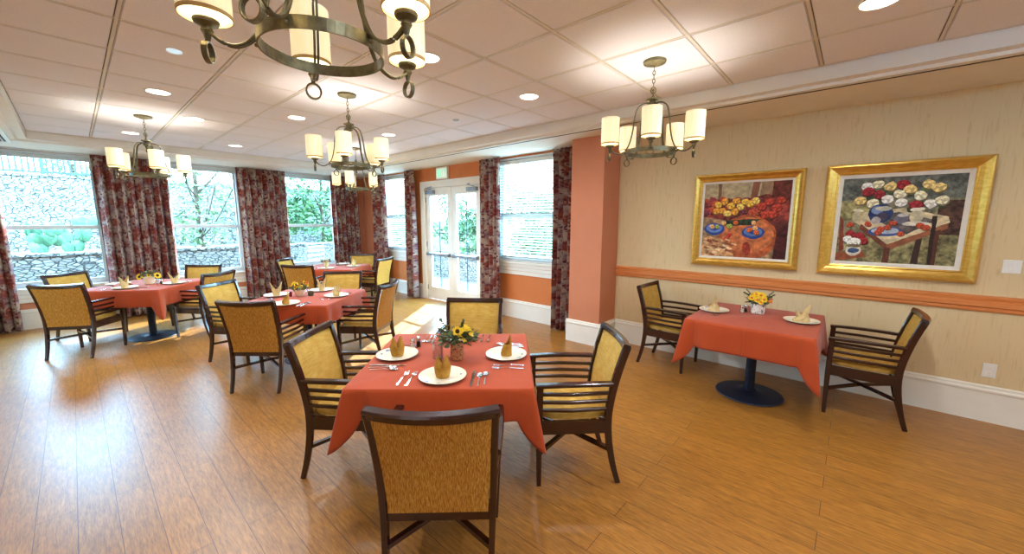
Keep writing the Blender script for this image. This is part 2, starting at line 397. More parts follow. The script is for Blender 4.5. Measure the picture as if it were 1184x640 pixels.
# soffit ring round the tiled tray: underside, fascia with moulding, shadow track
def prism_y(b, prof, y0, y1, mi=0):    # profile in (x, z) extruded along y
    n = len(prof); vs = [(x, y0, z) for x, z in prof]+[(x, y1, z) for x, z in prof]
    b.add(vs, [list(range(n)), list(range(n, 2*n))[::-1]]+[(i, (i+1) % n, n+(i+1) % n, n+i) for i in range(n)], mi)
def prism_x(b, prof, x0, x1, mi=0):
    n = len(prof); vs = [(x0, y, z) for y, z in prof]+[(x1, y, z) for y, z in prof]
    b.add(vs, [list(range(n)), list(range(n, 2*n))[::-1]]+[(i, (i+1) % n, n+(i+1) % n, n+i) for i in range(n)], mi)
b = MB()
RP = [(XD+.2, ZS), (4.07, ZS), (4.07, ZS+.012), (4.045, ZS+.012), (4.045, ZS-.004), (3.995, ZS-.004), (3.99, ZS+.02), (3.93, ZS+.028), (3.925, 2.95), (XD+.2, 2.95)]
prism_y(b, RP, YB-.2, YF+.2)
FP = [(YF+.2, ZS), (8.36, ZS), (8.34, ZS+.02), (8.28, ZS+.03), (8.275, 2.95), (YF+.2, 2.95)]
prism_x(b, FP, XL-.2, 3.93)
LP = [(XL-.2, ZS), (-.37, ZS), (-.35, ZS+.02), (-.28, ZS+.03), (-.275, 2.95), (XL-.2, 2.95)]
prism_y(b, LP, YB-.2, 8.28)
o = b.build('ceiling_soffit', 'soffit_paint'); struct(o)
b = MB().box(4.072, 4.094, YB, YF-.4, ZS-.002, ZS+.002)
o = b.build('trim_1', 'dark_slot'); struct(o)
b = MB().box(XL, XR, YF-.035, YF, ZS-.022, ZS)
o = b.build('trim_2', 'window_white'); struct(o)
# tiled ceiling
b = MB().box(TX0-.3, TX1+.3, YB-.2, TY1+.3, ZT+.014, 2.96)
o = b.build('ceiling', 'gap_shade'); struct(o)
b = MB(); gx = [.300+.607*k for k in range(-1, 7)]; gy = [-.30+.611*k for k in range(-5, 15)]
g_ = .0125
ex = [TX0]+[x for x in gx if TX0 < x < TX1-.02]+[TX1]; ey = [YB]+[y for y in gy if YB+.05 < y < TY1-.01]+[TY1]
for x0, x1 in zip(ex, ex[1:]):
    for y0, y1 in zip(ey, ey[1:]):
        if x1-x0 < .08 or y1-y0 < .05: continue
        a0, a1, c0, c1 = x0+g_, x1-g_, y0+g_, y1-g_; zc = ZT
        vs = [(a0, c0, ZT+.012), (a1, c0, ZT+.012), (a1, c1, ZT+.012), (a0, c1, ZT+.012), (a0+.006, c0+.006, zc), (a1-.006, c0+.006, zc), (a1-.006, c1-.006, zc), (a0+.006, c1-.006, zc)]
        b.add(vs, [(4, 5, 6, 7), (0, 1, 5, 4), (1, 2, 6, 5), (2, 3, 7, 6), (3, 0, 4, 7)])
o = b.build('ceiling_tiles', 'ceiling_tile'); struct(o)
b = MB()
for x in gx:
    if TX0 < x < TX1-.02: b.box(x-.0085, x+.0085, YB, TY1, ZT+.0015, ZT+.014)
for y in gy:
    if YB < y < TY1: b.box(TX0, TX1, y-.0085, y+.0085, ZT+.002, ZT+.014)
o = b.build('ceiling_grid', 'ceiling_bar'); struct(o)

# baseboards, chair rail
BP = [(0, 0), (.020, 0), (.020, .245), (.027, .252), (.027, .266), (.016, .276), (.016, .292), (.006, .302), (0, .302)]
def bb_x(name, x, y0, y1, s=-1):    # on a wall of constant x, facing s*x
    b = MB(); prism_y(b, [(x+s*a, z) for a, z in BP], y0, y1); return struct(b.build(name, 'white_trim'))
def bb_y(name, y, x0, x1, s=-1):
    b = MB(); prism_x(b, [(y+s*a, z) for a, z in BP], x0, x1); return struct(b.build(name, 'white_trim'))
bb_x('baseboard_right', XR, YB, 2.37-.02)
bb_x('baseboard_pillar_front', 4.38, 2.343, 2.867)
bb_y('baseboard_pillar_side', 2.37, 4.38, XR)
bb_y('baseboard_pillar_far', 2.84, 4.38, XD, 1)
bb_x('baseboard_doors_near', XD, 2.867, DY0-.09)
bb_x('baseboard_doors_far', XD, DY1+.09, YF)
bb_y('baseboard_far', YF, XL, XD-.02)
bb_x('baseboard_left', XL, YB, YF, 1)
b = MB(); prism_y(b, [(XR-a, z) for a, z in [(0, .905), (.014, .905), (.02, .918), (.02, .938), (.032, .946), (.032, .988), (.020, .996), (.026, 1.012), (.026, 1.026), (0, 1.034)]], YB, 2.37)
o = b.build('trim_3', 'rail_wood'); struct(o)

# a white pier whose corner just enters the picture at the far left
o = MB().box(-1.15, -.675, 5.95, 6.35, 0, ZS, bev=.01).build('wall_pier', 'white_trim'); struct(o)

# ------------------------------------------------------------------ windows
def make_window(k, axis, a, c, z0, z1, blind=False):
    """axis 'y': window in the far wall between x=a..c; axis 'x': in the door wall between y=a..c"""
    wd = c-a; h = z1-z0
    if axis == 'y': root = empty('window_%d' % k, (a, YF, z0), 0)
    else: root = empty('window_%d' % k, (XD, c, z0), -PI/2)
    struct(root)
    # local: x along the wall, +y to outside, z up
    f = MB(); t = .055
    f.box(0, t, .02, .12, 0, h); f.box(wd-t, wd, .02, .12, 0, h); f.box(t, wd-t, .02, .12, h-t, h); f.box(t, wd-t, .02, .12, 0, t*.8)
    f.build('window_frame', 'window_white', root)
    s = MB(); mz = h*.455
    s.box(t, wd-t, .045, .10, mz-.03, mz+.03, bev=.004)
    s.box(t, t+.035, .05, .09, .045, mz-.03); s.box(wd-t-.035, wd-t, .05, .09, .045, mz-.03); s.box(t+.035, wd-t-.035, .05, .09, .045, .085)
    s.box(t, t+.03, .07, .11, mz+.03, h-t); s.box(wd-t-.03, wd-t, .07, .11, mz+.03, h-t)
    s.build('sash', 'window_white', root)
    MB().box(t+.01, wd-t-.01, .070, .073, .05, h-t).build('glass', 'pane_glass', root)
    c_ = MB(); c_.box(-.07, 0, -.018, .02, -.02, h+.03, bev=.003); c_.box(wd, wd+.07, -.018, .02, -.02, h+.03, bev=.003); c_.box(0, wd, -.018, .02, h, h+.03)
    c_.build('casing', 'window_white', root)
    s = MB(); s.box(-.09, wd+.09, -.05, .03, -.035, 0, bev=.006)
    for z in ((-.095, -.035, -.022), (-.155, -.10, -.016), (-.22, -.16, -.020)): s.box(-.07, wd+.07, z[2], 0, z[0], z[1], bev=.003)
    s.build('sill', 'white_trim', root)
    if blind:
        br = empty('venetian_blind', (XD, c, z0), -PI/2)
        b2 = MB(); n = 35; pitch = (h-.09)/n; th = R(30)
        for i in range(n):
            z = .03+i*pitch
            T = Matrix.Translation((wd/2, .015, z)) @ Matrix.Rotation(-th, 4, 'X')
            b2.box(-wd/2+.06, wd/2-.06, -.024, .024, -.0012, .0012, T=T)
        b2.build('slats', 'blind_slat', br)
        MB().box(.06, wd-.06, -.012, .045, h-.065, h-.012, bev=.004).build('headrail', 'white_plastic', br)
        MB().box(.06, wd-.06, -.008, .038, .004, .020, bev=.003).build('bottom_rail', 'white_plastic', br)
        b2 = MB()
        for x in (.16, wd-.16): b2.box(x-.004, x+.004, -.013, -.0115, .012, h-.04)
        b2.build('ladder_tape', 'white_plastic', br)
        tag(br, blind, 'blind', 'white venetian blinds')
    return root
for k, (a, c) in enumerate(WINS): make_window(k+1, 'y', a, c, WZ0, WZ1)
make_window(4, 'y', LEFTW[0], LEFTW[1], WZ0, WZ1)
make_window(5, 'x', RW[0][0], RW[0][1], RZ0, RZ1, 'white venetian blind on the narrow window left of the glazed doors')
make_window(6, 'x', RW[1][0], RW[1][1], RZ0, RZ1, 'white venetian blind on the window between the doors and the salmon pillar')
for a, c in WINS+[LEFTW]: portal('portal', ((a+c)/2, YF+.02, (WZ0+WZ1)/2), c-a, WZ1-WZ0, (0, -1, 0))
for a, c in RW: portal('portal', (XD+.1, (a+c)/2, (RZ0+RZ1)/2), c-a, RZ1-RZ0, (-1, 0, 0))
portal('portal', (XD+.15, (DY0+DY1)/2, 1.15), DY1-DY0, 2.3, (-1, 0, 0))

# ------------------------------------------------------------------ glazed double door
root = struct(empty('door_1', (XD, DY1, 0), -PI/2)); W_ = DY1-DY0    # local x runs from the far jamb towards the camera, +y outside
f = MB(); f.box(0, .05, -.02, .16, 0, DZ); f.box(W_-.05, W_, -.02, .16, 0, DZ); f.box(.05, W_-.05, -.02, .16, DZ-.05, DZ)
f.box(-.08, 0, -.022, .0, 0, DZ+.08, bev=.003); f.box(W_, W_+.08, -.022, 0, 0, DZ+.08, bev=.003); f.box(0, W_, -.022, 0, DZ, DZ+.08, bev=.003)
f.build('door_frame', 'white_trim', root)
lw = (W_-.10-.008)/2
for i in (0, 1):
    x0 = .05+.002+i*(lw+.004); st_ = .13
    l_ = MB(); y0, y1 = .03, .075; zt = DZ-.055
    l_.box(x0, x0+st_, y0, y1, .012, zt, bev=.003); l_.box(x0+lw-st_, x0+lw, y0, y1, .012, zt, bev=.003)
    l_.box(x0+st_, x0+lw-st_, y0, y1, zt-.15, zt); l_.box(x0+st_, x0+lw-st_, y0, y1, .012, .27)
    leaf = l_.build('door_leaf', 'white_trim', root)
    MB().box(x0+st_, x0+lw-st_, .050, .054, .27, zt-.15).build('glass', 'pane_glass', leaf)
    mm = MB(); xc = x0+lw/2; mm.box(xc-.006, xc+.006, .044, .060, .27, zt-.15)
    for q in range(1, 5): z = .27+(zt-.42)*q/5; mm.box(x0+st_, x0+lw-st_, .0435, .0605, z-.006, z+.006)
    mm.build('muntin', 'fence_paint_muntin_shade', leaf)  # backlit shade put into the colour of the muntins
    pb = MB(); pb.box(x0+.05, x0+lw-.05, -.045, -.012, .93, .975, bev=.006); pb.box(x0+.05, x0+.13, -.03, .03, .92, .985, bev=.004); pb.box(x0+lw-.13, x0+lw-.05, -.03, .03, .92, .985, bev=.004)
    pb.build('push_bar', 'steel_grey', leaf)
    cl = MB(); cx = x0+lw-.32 if i == 1 else x0+.05
    cl.box(cx, cx+.26, -.035, .03, zt-.115, zt-.045, bev=.005)
    cl.sweep([(cx+.2, -.03, zt-.03), (cx+.06, -.06, zt+.0), (cx+.22 if i == 0 else cx+.10, -.03, zt+.02)], rect(.02, .012))
    cl.build('door_closer', 'steel_grey', leaf)
    hn = MB()
    hx = x0+.001 if i == 0 else x0+lw-.001
    for z in (.25, 1.15, 2.05): hn.lathe([(.009, -.05), (.009, .05)], 8, c=(hx, .022, z))
    hn.build('hinge', 'steel_grey', leaf)
# exit sign
root = empty('exit_sign', (XD, 6.04, 2.42), -PI/2)
tag(root, 'small white exit sign with green letters above the glazed doors', 'sign')
b = MB().box(-.17, .17, -.055, 0, 0, .225, bev=.006); b.build('sign_housing', 'white_plastic', root)
MB().box(-.145, .145, -.0575, -.054, .03, .195).build('sign_face', 'exit_face', root)
LET = {'E': [(0, 0, .25, 1), (.25, 0, 1, .2), (.25, .4, .85, .6), (.25, .8, 1, 1)], 'I': [(.35, 0, .65, 1)], 'T': [(0, .8, 1, 1), (.375, 0, .625, .8)]}
b = MB(); x = -.115
for ch in 'EXIT':
    if ch == 'X':
        for s in (1, -1):
            p0, p1 = (x+.022-s*.018, .055), (x+.022+s*.018, .172)
            b.sweep([(p0[0], -.0585, p0[1]), (p1[0], -.0585, p1[1])], rect(.012, .002), upv=(0, 1, 0))
    else:
        for (a0, b0, a1, b1) in LET[ch]: b.box(x+a0*.045, x+a1*.045, -.0595, -.0575, .055+b0*.117, .055+b1*.117)
    x += .062
b.build('lettering', 'exit_green', root)

# ------------------------------------------------------------------ curtains
def curtain(p0, p1, z0, z1, folds, label, seed, flare=1.0, amp=.072):
    random.seed(seed)
    p0 = Vector((*p0, 0)); p1 = Vector((*p1, 0)); d = p1-p0; L = d.length; d.normalize(); nrm = Vector((-d.y, d.x, 0))
    ph = [random.uniform(-.5, .5) for _ in range(8)]; am = [random.uniform(.6, 1.25) for _ in range(folds+2)]
    nu, nv = folds*12+1, 26
    b = MB(); uv = []
    mid = (p0+p1)/2
    arcs = []
    for i in range(nu):
        for j in range(nv):
            u = i/(nu-1); v_ = j/(nv-1)
            uw = u+.012*math.sin(6*u+ph[0]+2*v_)*(1-v_)
            ang = uw*folds*2*PI; k = min(int(uw*folds), folds) if uw > 0 else 0
            A = amp*am[k]*(.75+.35*(1-v_))*(1 if v_ < .93 else 1-.55*(v_-.93)/.07)
            sn = math.sin(ang+.45*math.sin(ang)+ph[1]*(1-v_)); off = math.copysign(abs(sn)**.75, sn)*A
            wdt = L*(1+(flare-1)*(1-v_)**1.3)
            p = mid+d*((uw-.5)*wdt + .010*math.sin(2*ang))+nrm*off
            b.v.append(Vector((p.x, p.y, z0+(z1-z0)*v_)))
            uv.append((u*L*2.2+seed*.37, (z1-z0)*v_))
    for i in range(nu-1):
        for j in range(nv-1): b.f.append([i*nv+j, (i+1)*nv+j, (i+1)*nv+j+1, i*nv+j+1]); b.m.append(0); b.sm.append(True)
    o = b.build('curtain', 'floral_cloth', angle=80)
    ul = o.data.uv_layers.new(name='UVMap')
    for lp in o.data.loops: ul.data[lp.index].uv = uv[lp.vertex_index]
    sd = o.modifiers.new('thickness', 'SOLIDIFY'); sd.thickness = .004
    tag(o, label, 'curtain', 'floral curtains')
    return o
CY, CX = 9.045, 4.695
curtain((-1.25, CY), (-.64, CY), .02, 2.645, 6, 'floral curtain hanging at the far left edge of the picture', 1, 1.02)
curtain((.29, CY), (1.18, CY), .02, 2.645, 8, 'wide floral curtain between the left and middle windows', 2, 1.0)
curtain((2.19, CY), (3.05, CY), .02, 2.645, 8, 'wide floral curtain between the middle and right windows of the window wall', 3, 1.0)
curtain((3.98, CY), (4.62, CY), .02, 2.645, 6, 'floral curtain on the window wall just left of the room corner', 4, 1.0)
curtain((CX, 8.46), (CX, 7.93), .02, 2.645, 5, 'narrow floral curtain just right of the room corner', 5, 1.0)
curtain((CX, 7.17), (CX, 6.82), .02, 2.645, 4, 'narrow floral curtain left of the glazed doors', 6, 1.0)
curtain((CX, 4.90), (CX, 4.42), .02, 2.645, 5, 'narrow floral curtain right of the glazed doors', 7, 1.0)
curtain((CX, 3.37), (CX, 3.03), .02, 2.645, 4, 'narrow floral curtain beside the salmon pillar', 8, 1.0)

# ------------------------------------------------------------------ chairs
def make_chair():
    root = empty('dining_chair', (0, 0, 0))
    SP = [(.222, -.285, 0), (.226, -.245, .14), (.231, -.215, .30), (.236, -.205, .44), (.240, -.220, .58), (.245, -.255, .74), (.250, -.298, .885)]
    for s in (-1, 1):
        pts = catmull([(s*x, y, z) for x, y, z in SP], 5); n = len(pts)
        sc = [(.75+.25*min(1, i/n*2.2), .68+.32*min(1, i/n*2.2)) for i in range(n)]
        MB().sweep(pts, rrect(.030, .046, .005), scale=sc, upv=(0, 1, 0)).build('rear_leg', 'mahogany', root)
    bow = lambda x: -.032*(1-(x/.25)**2)
    pts = [(x, -.296+bow(x), .882-.010*(1-(x/.25)**2)) for x in [(-.262+.0524*i) for i in range(11)]]
    MB().sweep(pts, rrect(.046, .044, .008), upv=(0, -.28, 1)).build('top_rail', 'mahogany', root)
    # padded back following the lean of the posts; gold in front, ribbed weave behind
    def backy(z):
        for (x0, y0, z0), (x1, y1, z1) in zip(SP, SP[1:]):
            if z <= z1: return y0+(y1-y0)*(z-z0)/(z1-z0)
        return SP[-1][1]
    b = MB(); z0, z1 = .385, .862
    def hw(z): return .214+.021*(z-z0)/(z1-z0)
    nu, nv = 13, 13
    def front(u, v_):
        z = z0+(z1-z0)*v_; x = (2*u-1)*hw(z); e = min(1, min(u, 1-u)*9)*min(1, min(v_, 1-v_)*9)
        return (x, backy(z)+bow(x*.9)*v_+.010+.012*math.sqrt(e), z)
    def rear(u, v_):
        z = z0+(z1-z0)*v_; x = (2*u-1)*hw(z); e = min(1, min(u, 1-u)*9)*min(1, min(v_, 1-v_)*9)
        return (x, backy(z)+bow(x*.9)*v_-.012-.008*math.sqrt(e), z)
    b.grid(front, nu, nv, 0); b.grid(rear, nu, nv, 1)
    edge = [(0, j/(nv-1)) for j in range(nv)]+[(i/(nu-1), 1) for i in range(1, nu)]+[(1, 1-j/(nv-1)) for j in range(1, nv)]+[(1-i/(nu-1), 0) for i in range(1, nu)]
    for (u, v_), (u2, v2) in zip(edge, edge[1:]): b.add([front(u, v_), front(u2, v2), rear(u2, v2), rear(u, v_)], [(0, 1, 2, 3)], 1)
    b.build('backrest', ['gold_fabric', 'weave_fabric'], root)
    # front legs rise to carry the arms
    for s in (-1, 1):
        pts = catmull([(s*.238, .212, 0), (s*.246, .215, .25), (s*.252, .215, .44), (s*.256, .212, .645)], 4)
        n = len(pts); sc = [(.70+.30*min(1, i/n*2), .70+.30*min(1, i/n*2)) for i in range(n)]
        MB().sweep(pts, rrect(.036, .038, .005), scale=sc, upv=(0, 1, 0)).build('front_leg', 'mahogany', root)
        a = catmull([(s*.258, .236, .655), (s*.262, .09, .662), (s*.258, -.08, .664), (s*.248, -.222, .662)], 4)
        MB().sweep(a, rrect(.046, .024, .006)).build('armrest', 'mahogany', root)
        for z in (.602, .552, .502):
            MB().sweep([(s*.255, .202, z), (s*.262, .02, z), (s*.241, -.205, z)], rrect(.020, .022, .004)).build('arm_slat', 'mahogany', root)
    b = MB(); zt, zb = .425, .345
    b.sweep([(-.24, .213, .385), (.24, .213, .385)], rect(.026, .08)); b.sweep([(-.228, -.205, .385), (.228, -.205, .385)], rect(.026, .08))
    for s in (-1, 1): b.sweep([(s*.246, .205, .385), (s*.233, -.20, .385)], rect(.026, .08))
    b.build('seat_frame', 'mahogany', root)
    # seat cushion
    def cush(u, v_):
        a = 2*PI*u; ca, sa = math.cos(a), math.sin(a); p = 5
        rr = (abs(ca)**p+abs(sa)**p)**(-1/p)
        x, y = rr*ca, rr*sa
        zs = [(.90, .424), (.985, .430), (1.0, .446), (.99, .464), (.94, .476), (.6, .486), (.0, .488)]
        k, z = zs[round(v_*(len(zs)-1))]
        return (x*.232*k*(1+.02*y), .004+y*.212*k, z)
    b = MB().grid(cush, 40, 7, closeu=True); b.add([cush(i/40, 0) for i in range(40)], [list(range(40))[::-1]])
    b.build('seat', 'gold_fabric', root, angle=60)
    b = MB()
    for s in (-1, 1):
        dz = .004*s
        b.sweep([(s*.240, .207, .225+dz), (0, .0, .235+dz), (-s*.226, -.222, .225+dz)], rect(.026, .022))
    b.build('cross_stretcher', 'mahogany', root)
    return root
CH = make_chair()
CHAIRS = [   # rail middle x, y, facing angle, label, group
 (.85, 1.17, 43, 'nearest dining chair, its ribbed gold back turned to the viewer', 'chairs around the nearest table'),
 (.965, 2.64, -50, 'dining chair at the left side of the nearest table, gold back panel showing', 'chairs around the nearest table'),
 (2.27, 1.11, 133, 'dining chair at the right side of the nearest table with slatted arms in full view', 'chairs around the nearest table'),
 (2.45, 2.64, -141, 'dining chair on the far side of the nearest table, only its gold backrest showing', 'chairs around the nearest table'),
 (4.42, 1.77, -91, 'dining chair at the left end of the wall table beside the pillar', 'chairs at the wall table'),
 (4.36, -.45, 91, 'dining chair at the right end of the wall table under the large painting', 'chairs at the wall table'),
 (.97, 4.11, 42, 'dining chair with its gold back to the viewer at the middle table', 'chairs around the middle table'),
 (1.06, 5.61, -54, 'dining chair at the left side of the middle table, pale back panel half hidden', 'chairs around the middle table'),
 (2.41, 4.07, 127, 'dining chair at the right side of the middle table, seen side on with crossed stretcher', 'chairs around the middle table'),
 (2.53, 5.52, -129, 'dining chair on the far side of the middle table, gold backrest above plates', 'chairs around the middle table'),
 (2.40, 6.89, 42, 'dining chair with orange gold back standing before the corner table', 'chairs around the corner table'),
 (4.20, 8.15, -127, 'small looking dining chair behind the corner table in the room corner', 'chairs around the corner table'),
 (4.04, 6.91, 118, 'dining chair right of the corner table, its back shining pale', 'chairs around the corner table'),
 (2.62, 8.18, -48, 'dining chair left of the corner table against the bright window', 'chairs around the corner table'),
 (-.20, 6.79, 53, 'leftmost dining chair, orange gold back to the viewer, by the left table', 'chairs around the left table'),
 (-.14, 8.17, -51, 'dining chair behind the leftmost one, top of gold back against the window', 'chairs around the left table'),
 (1.31, 6.73, 124, 'dining chair at the right side of the left table, arm slats towards the table', 'chairs around the left table'),
 (1.38, 8.09, -128, 'dining chair behind the left table under the middle window', 'chairs around the left table'),
]
for i, (x, y, phi, lab, grp) in enumerate(CHAIRS):
    c = CH if i == 0 else copy_tree(CH)
    d = .30; c.location = (x+math.cos(R(phi))*d, y+math.sin(R(phi))*d, 0); c.rotation_euler = (0, 0, look_rot(phi))
    tag(c, lab, 'chair', grp)

# ------------------------------------------------------------------ tables and cloths
TH = .742
def make_table(x, y, ang, a, bb, label):
    root = empty('dining_table', (x, y, 0), R(ang)); tag(root, label, 'table', 'pedestal tables')
    MB().box(-a/2+.015, a/2-.015, -bb/2+.015, bb/2-.015, TH-.032, TH, bev=.006).build('tabletop', 'mahogany', root)
    MB().lathe([(.275, 0), (.28, .006), (.275, .014), (.16, .026), (.075, .036), (.055, .05)], 40).build('base', 'navy_metal', root)
    MB().lathe([(.042, .045), (.042, TH-.05), (.13, TH-.034)], 20).build('column', 'navy_metal', root)
    return root
def make_cloth(x, y, ang, a, bb, h, tip, label, seed, name='tablecloth'):
    random.seed(seed); b = MB(); zt = TH+.004
    ph = [random.uniform(0, 6.28) for _ in range(6)]
    per = []; r = .018; nseg = 46
    cs = [(a/2-r, bb/2-r, 0), (-a/2+r, bb/2-r, 90), (-a/2+r, -bb/2+r, 180), (a/2-r, -bb/2+r, 270)]
    P = []
    for ci, (cx, cy, a0) in enumerate(cs):
        for k in range(7):
            t = R(a0+90*k/6); P.append((cx+r*math.cos(t), cy+r*math.sin(t), math.cos(t), math.sin(t)))
        nx = cs[(ci+1) % 4]; t = R(a0+90)
        p0 = (cx+r*math.cos(t), cy+r*math.sin(t)); p1 = (nx[0]+r*math.cos(t), nx[1]+r*math.sin(t))
        for k in range(1, nseg):
            q = k/nseg; q = q*.35+.65*(.5-.5*math.cos(PI*q)); P.append((p0[0]+(p1[0]-p0[0])*q, p0[1]+(p1[1]-p0[1])*q, math.cos(t), math.sin(t)))
    n = len(P); nr = 12
    corners = [(sx*a/2, sy*bb/2) for sx in (1, -1) for sy in (1, -1)]
    rings = []
    for j in range(nr+1):
        v_ = j/nr; ring = []
        for i, (px, py, nx, ny) in enumerate(P):
            dc, cc = min((math.hypot(px-cx, py-cy), (cx, cy)) for cx, cy in corners)
            w_ = max(0, 1-dc/.09)
            hh = h+tip*w_**.85
            d = v_*hh
            s = i/n*2*PI
            wave = .005*math.sin(9*s+ph[0])+.004*math.sin(15*s+ph[1])+.003*math.sin(23*s+ph[2])
            fold = -.022*math.sin(PI*min(1, dc/.16))*(1 if dc < .16 else 0)
            out = .006*min(1, v_*6)+v_*(.018+wave+fold)+w_**1.3*v_*.09
            cd = Vector((cc[0]/a, cc[1]/bb)).normalized()
            nx2, ny2 = nx*(1-w_)+cd.x*w_, ny*(1-w_)+cd.y*w_
            ring.append(b_v := (px+nx2*out, py+ny2*out, zt-.006*min(1, v_*8)-d))
        rings.append(ring)
    vs = [p for ring in rings for p in ring]; fs = []
    for j in range(nr):
        for i in range(n): i2 = (i+1) % n; fs.append((j*n+i, (j+1)*n+i, (j+1)*n+i2, j*n+i2))
    b.add(vs, fs, 0, True)
    # top surface, inset rings so that the shading stays flat
    top = [(px*.985, py*.985, zt+.0012) for px, py, _, _ in P]
    b.add(rings[0]+top, [(i, (i+1) % n, n+(i+1) % n, n+i) for i in range(n)]+[[n+i for i in range(n)]], 0, True)
    o = b.build(name, 'red_cloth', None, (x, y, 0), R(ang), angle=50)
    bm = bmesh.new(); bm.from_mesh(o.data); bmesh.ops.remove_doubles(bm, verts=bm.verts[:], dist=.0001); bmesh.ops.recalc_face_normals(bm, faces=bm.faces[:]); bm.to_mesh(o.data); bm.free()
    sd = o.modifiers.new('thickness', 'SOLIDIFY'); sd.thickness = .0018; sd.offset = -1
    tag(o, label, 'tablecloth', 'red tablecloths')
    return o
TABLES = dict(
 near=(1.555, 1.90, 42.0, 1.01, 1.01, .165, .17), mid=(1.735, 4.76, 40.0, 1.0, .98, .19, .12),
 left=(.60, 7.33, 49.0, 1.04, 1.0, .21, .18), corner=(3.30, 7.50, 42.0, 1.0, 1.0, .20, .14), wall=(4.10, .615, 0.0, 1.0, .95, .235, .19))
TN = dict(near='the nearest table', mid='the middle table', left='the left table', corner='the corner table', wall='the wall table')
make_labels = dict(near='square pedestal table nearest the viewer, hidden under red cloth', mid='square pedestal table in the middle of the room behind the nearest one',
 left='pedestal table with round dark base before the left window', corner='pedestal table farthest away in the room corner', wall='pedestal table with round navy base below the two paintings')
cloth_labels = dict(near='bright orange red tablecloth on the nearest table', mid='red tablecloth on the middle table behind the nearest one',
 left='rosy red tablecloth on the table before the left window', corner='pinkish red tablecloth on the farthest table by the room corner', wall='terracotta red tablecloth on the table below the paintings')
for k, (x, y, ang, a, bb, h, tip) in TABLES.items():
    make_table(x, y, ang, a, bb, make_labels[k]); make_cloth(x, y, ang, a, bb, h, tip, cloth_labels[k], len(k)*7)
TZ = TH+.0054+.001

# ------------------------------------------------------------------ tableware
def plate_proto():
    return MB().lathe([(.0005, .004), (.072, .004), (.078, .006), (.118, .016), (.1325, .021), (.134, .0185), (.118, .012), (.080, .0), (.0005, .0)], 48, caps=False).build('dinner_plate', 'plate_ceramic')
def fork_proto():
    b = MB(); L = .185
    pts = catmull([(0, -.095, .002), (0, -.06, .004), (0, .0, .007), (0, .03, .004), (0, .045, .002)], 4)
    b.sweep(pts, rect(.008, .002), scale=[(1.7 if i < 2 else (1.3-.6*min(1, i/8) if i < 12 else .9+.1*(i-12)), 1) for i in range(len(pts))])
    b.sweep([(0, .043, .002), (0, .052, .0015), (0, .062, .002)], rect(.022, .0018), scale=[(.5, 1), (1, 1), (1, 1)])
    for k in range(4):
        x = -.0093+.0062*k; b.sweep([(x, .061, .002), (x, .078, .0035), (x, .093, .0055)], rect(.0028, .0016))
    return b.build('fork', 'silver')
def knife_proto():
    b = MB(); b.sweep([(0, -.11, .003), (0, -.06, .004), (0, -.01, .004)], rrect(.014, .006, .002), scale=[(.9, 1), (1.1, 1), (.8, .9)])
    b.sweep([(0, -.012, .0035), (.001, .04, .003), (.002, .09, .003), (-.003, .112, .003)], rect(.019, .0016), scale=[(.7, 1), (1, 1), (1, 1), (.3, 1)])
    return b.build('knife', 'silver')
def spoon_proto():
    b = MB(); pts = catmull([(0, -.085, .002), (0, -.05, .004), (0, .0, .007), (0, .035, .0035)], 4)
    b.sweep(pts, rect(.007, .002), scale=[(1.8 if i < 2 else 1.3-.7*min(1, i/9), 1) for i in range(len(pts))])
    def bowl(u, v_):
        a = 2*PI*u; r = v_; return (math.cos(a)*.018*r, .056+math.sin(a)*.026*r, .0018+.006*r*r)
    b.grid(bowl, 18, 5, closeu=True)
    def bowl2(u, v_):
        a = 2*PI*u; r = v_; return (math.cos(a)*.018*r, .056+math.sin(a)*.026*r, .0004+.006*r*r+.0006*(1-r))
    b.grid(bowl2, 18, 5, closeu=True)
    return b.build('spoon', 'silver')
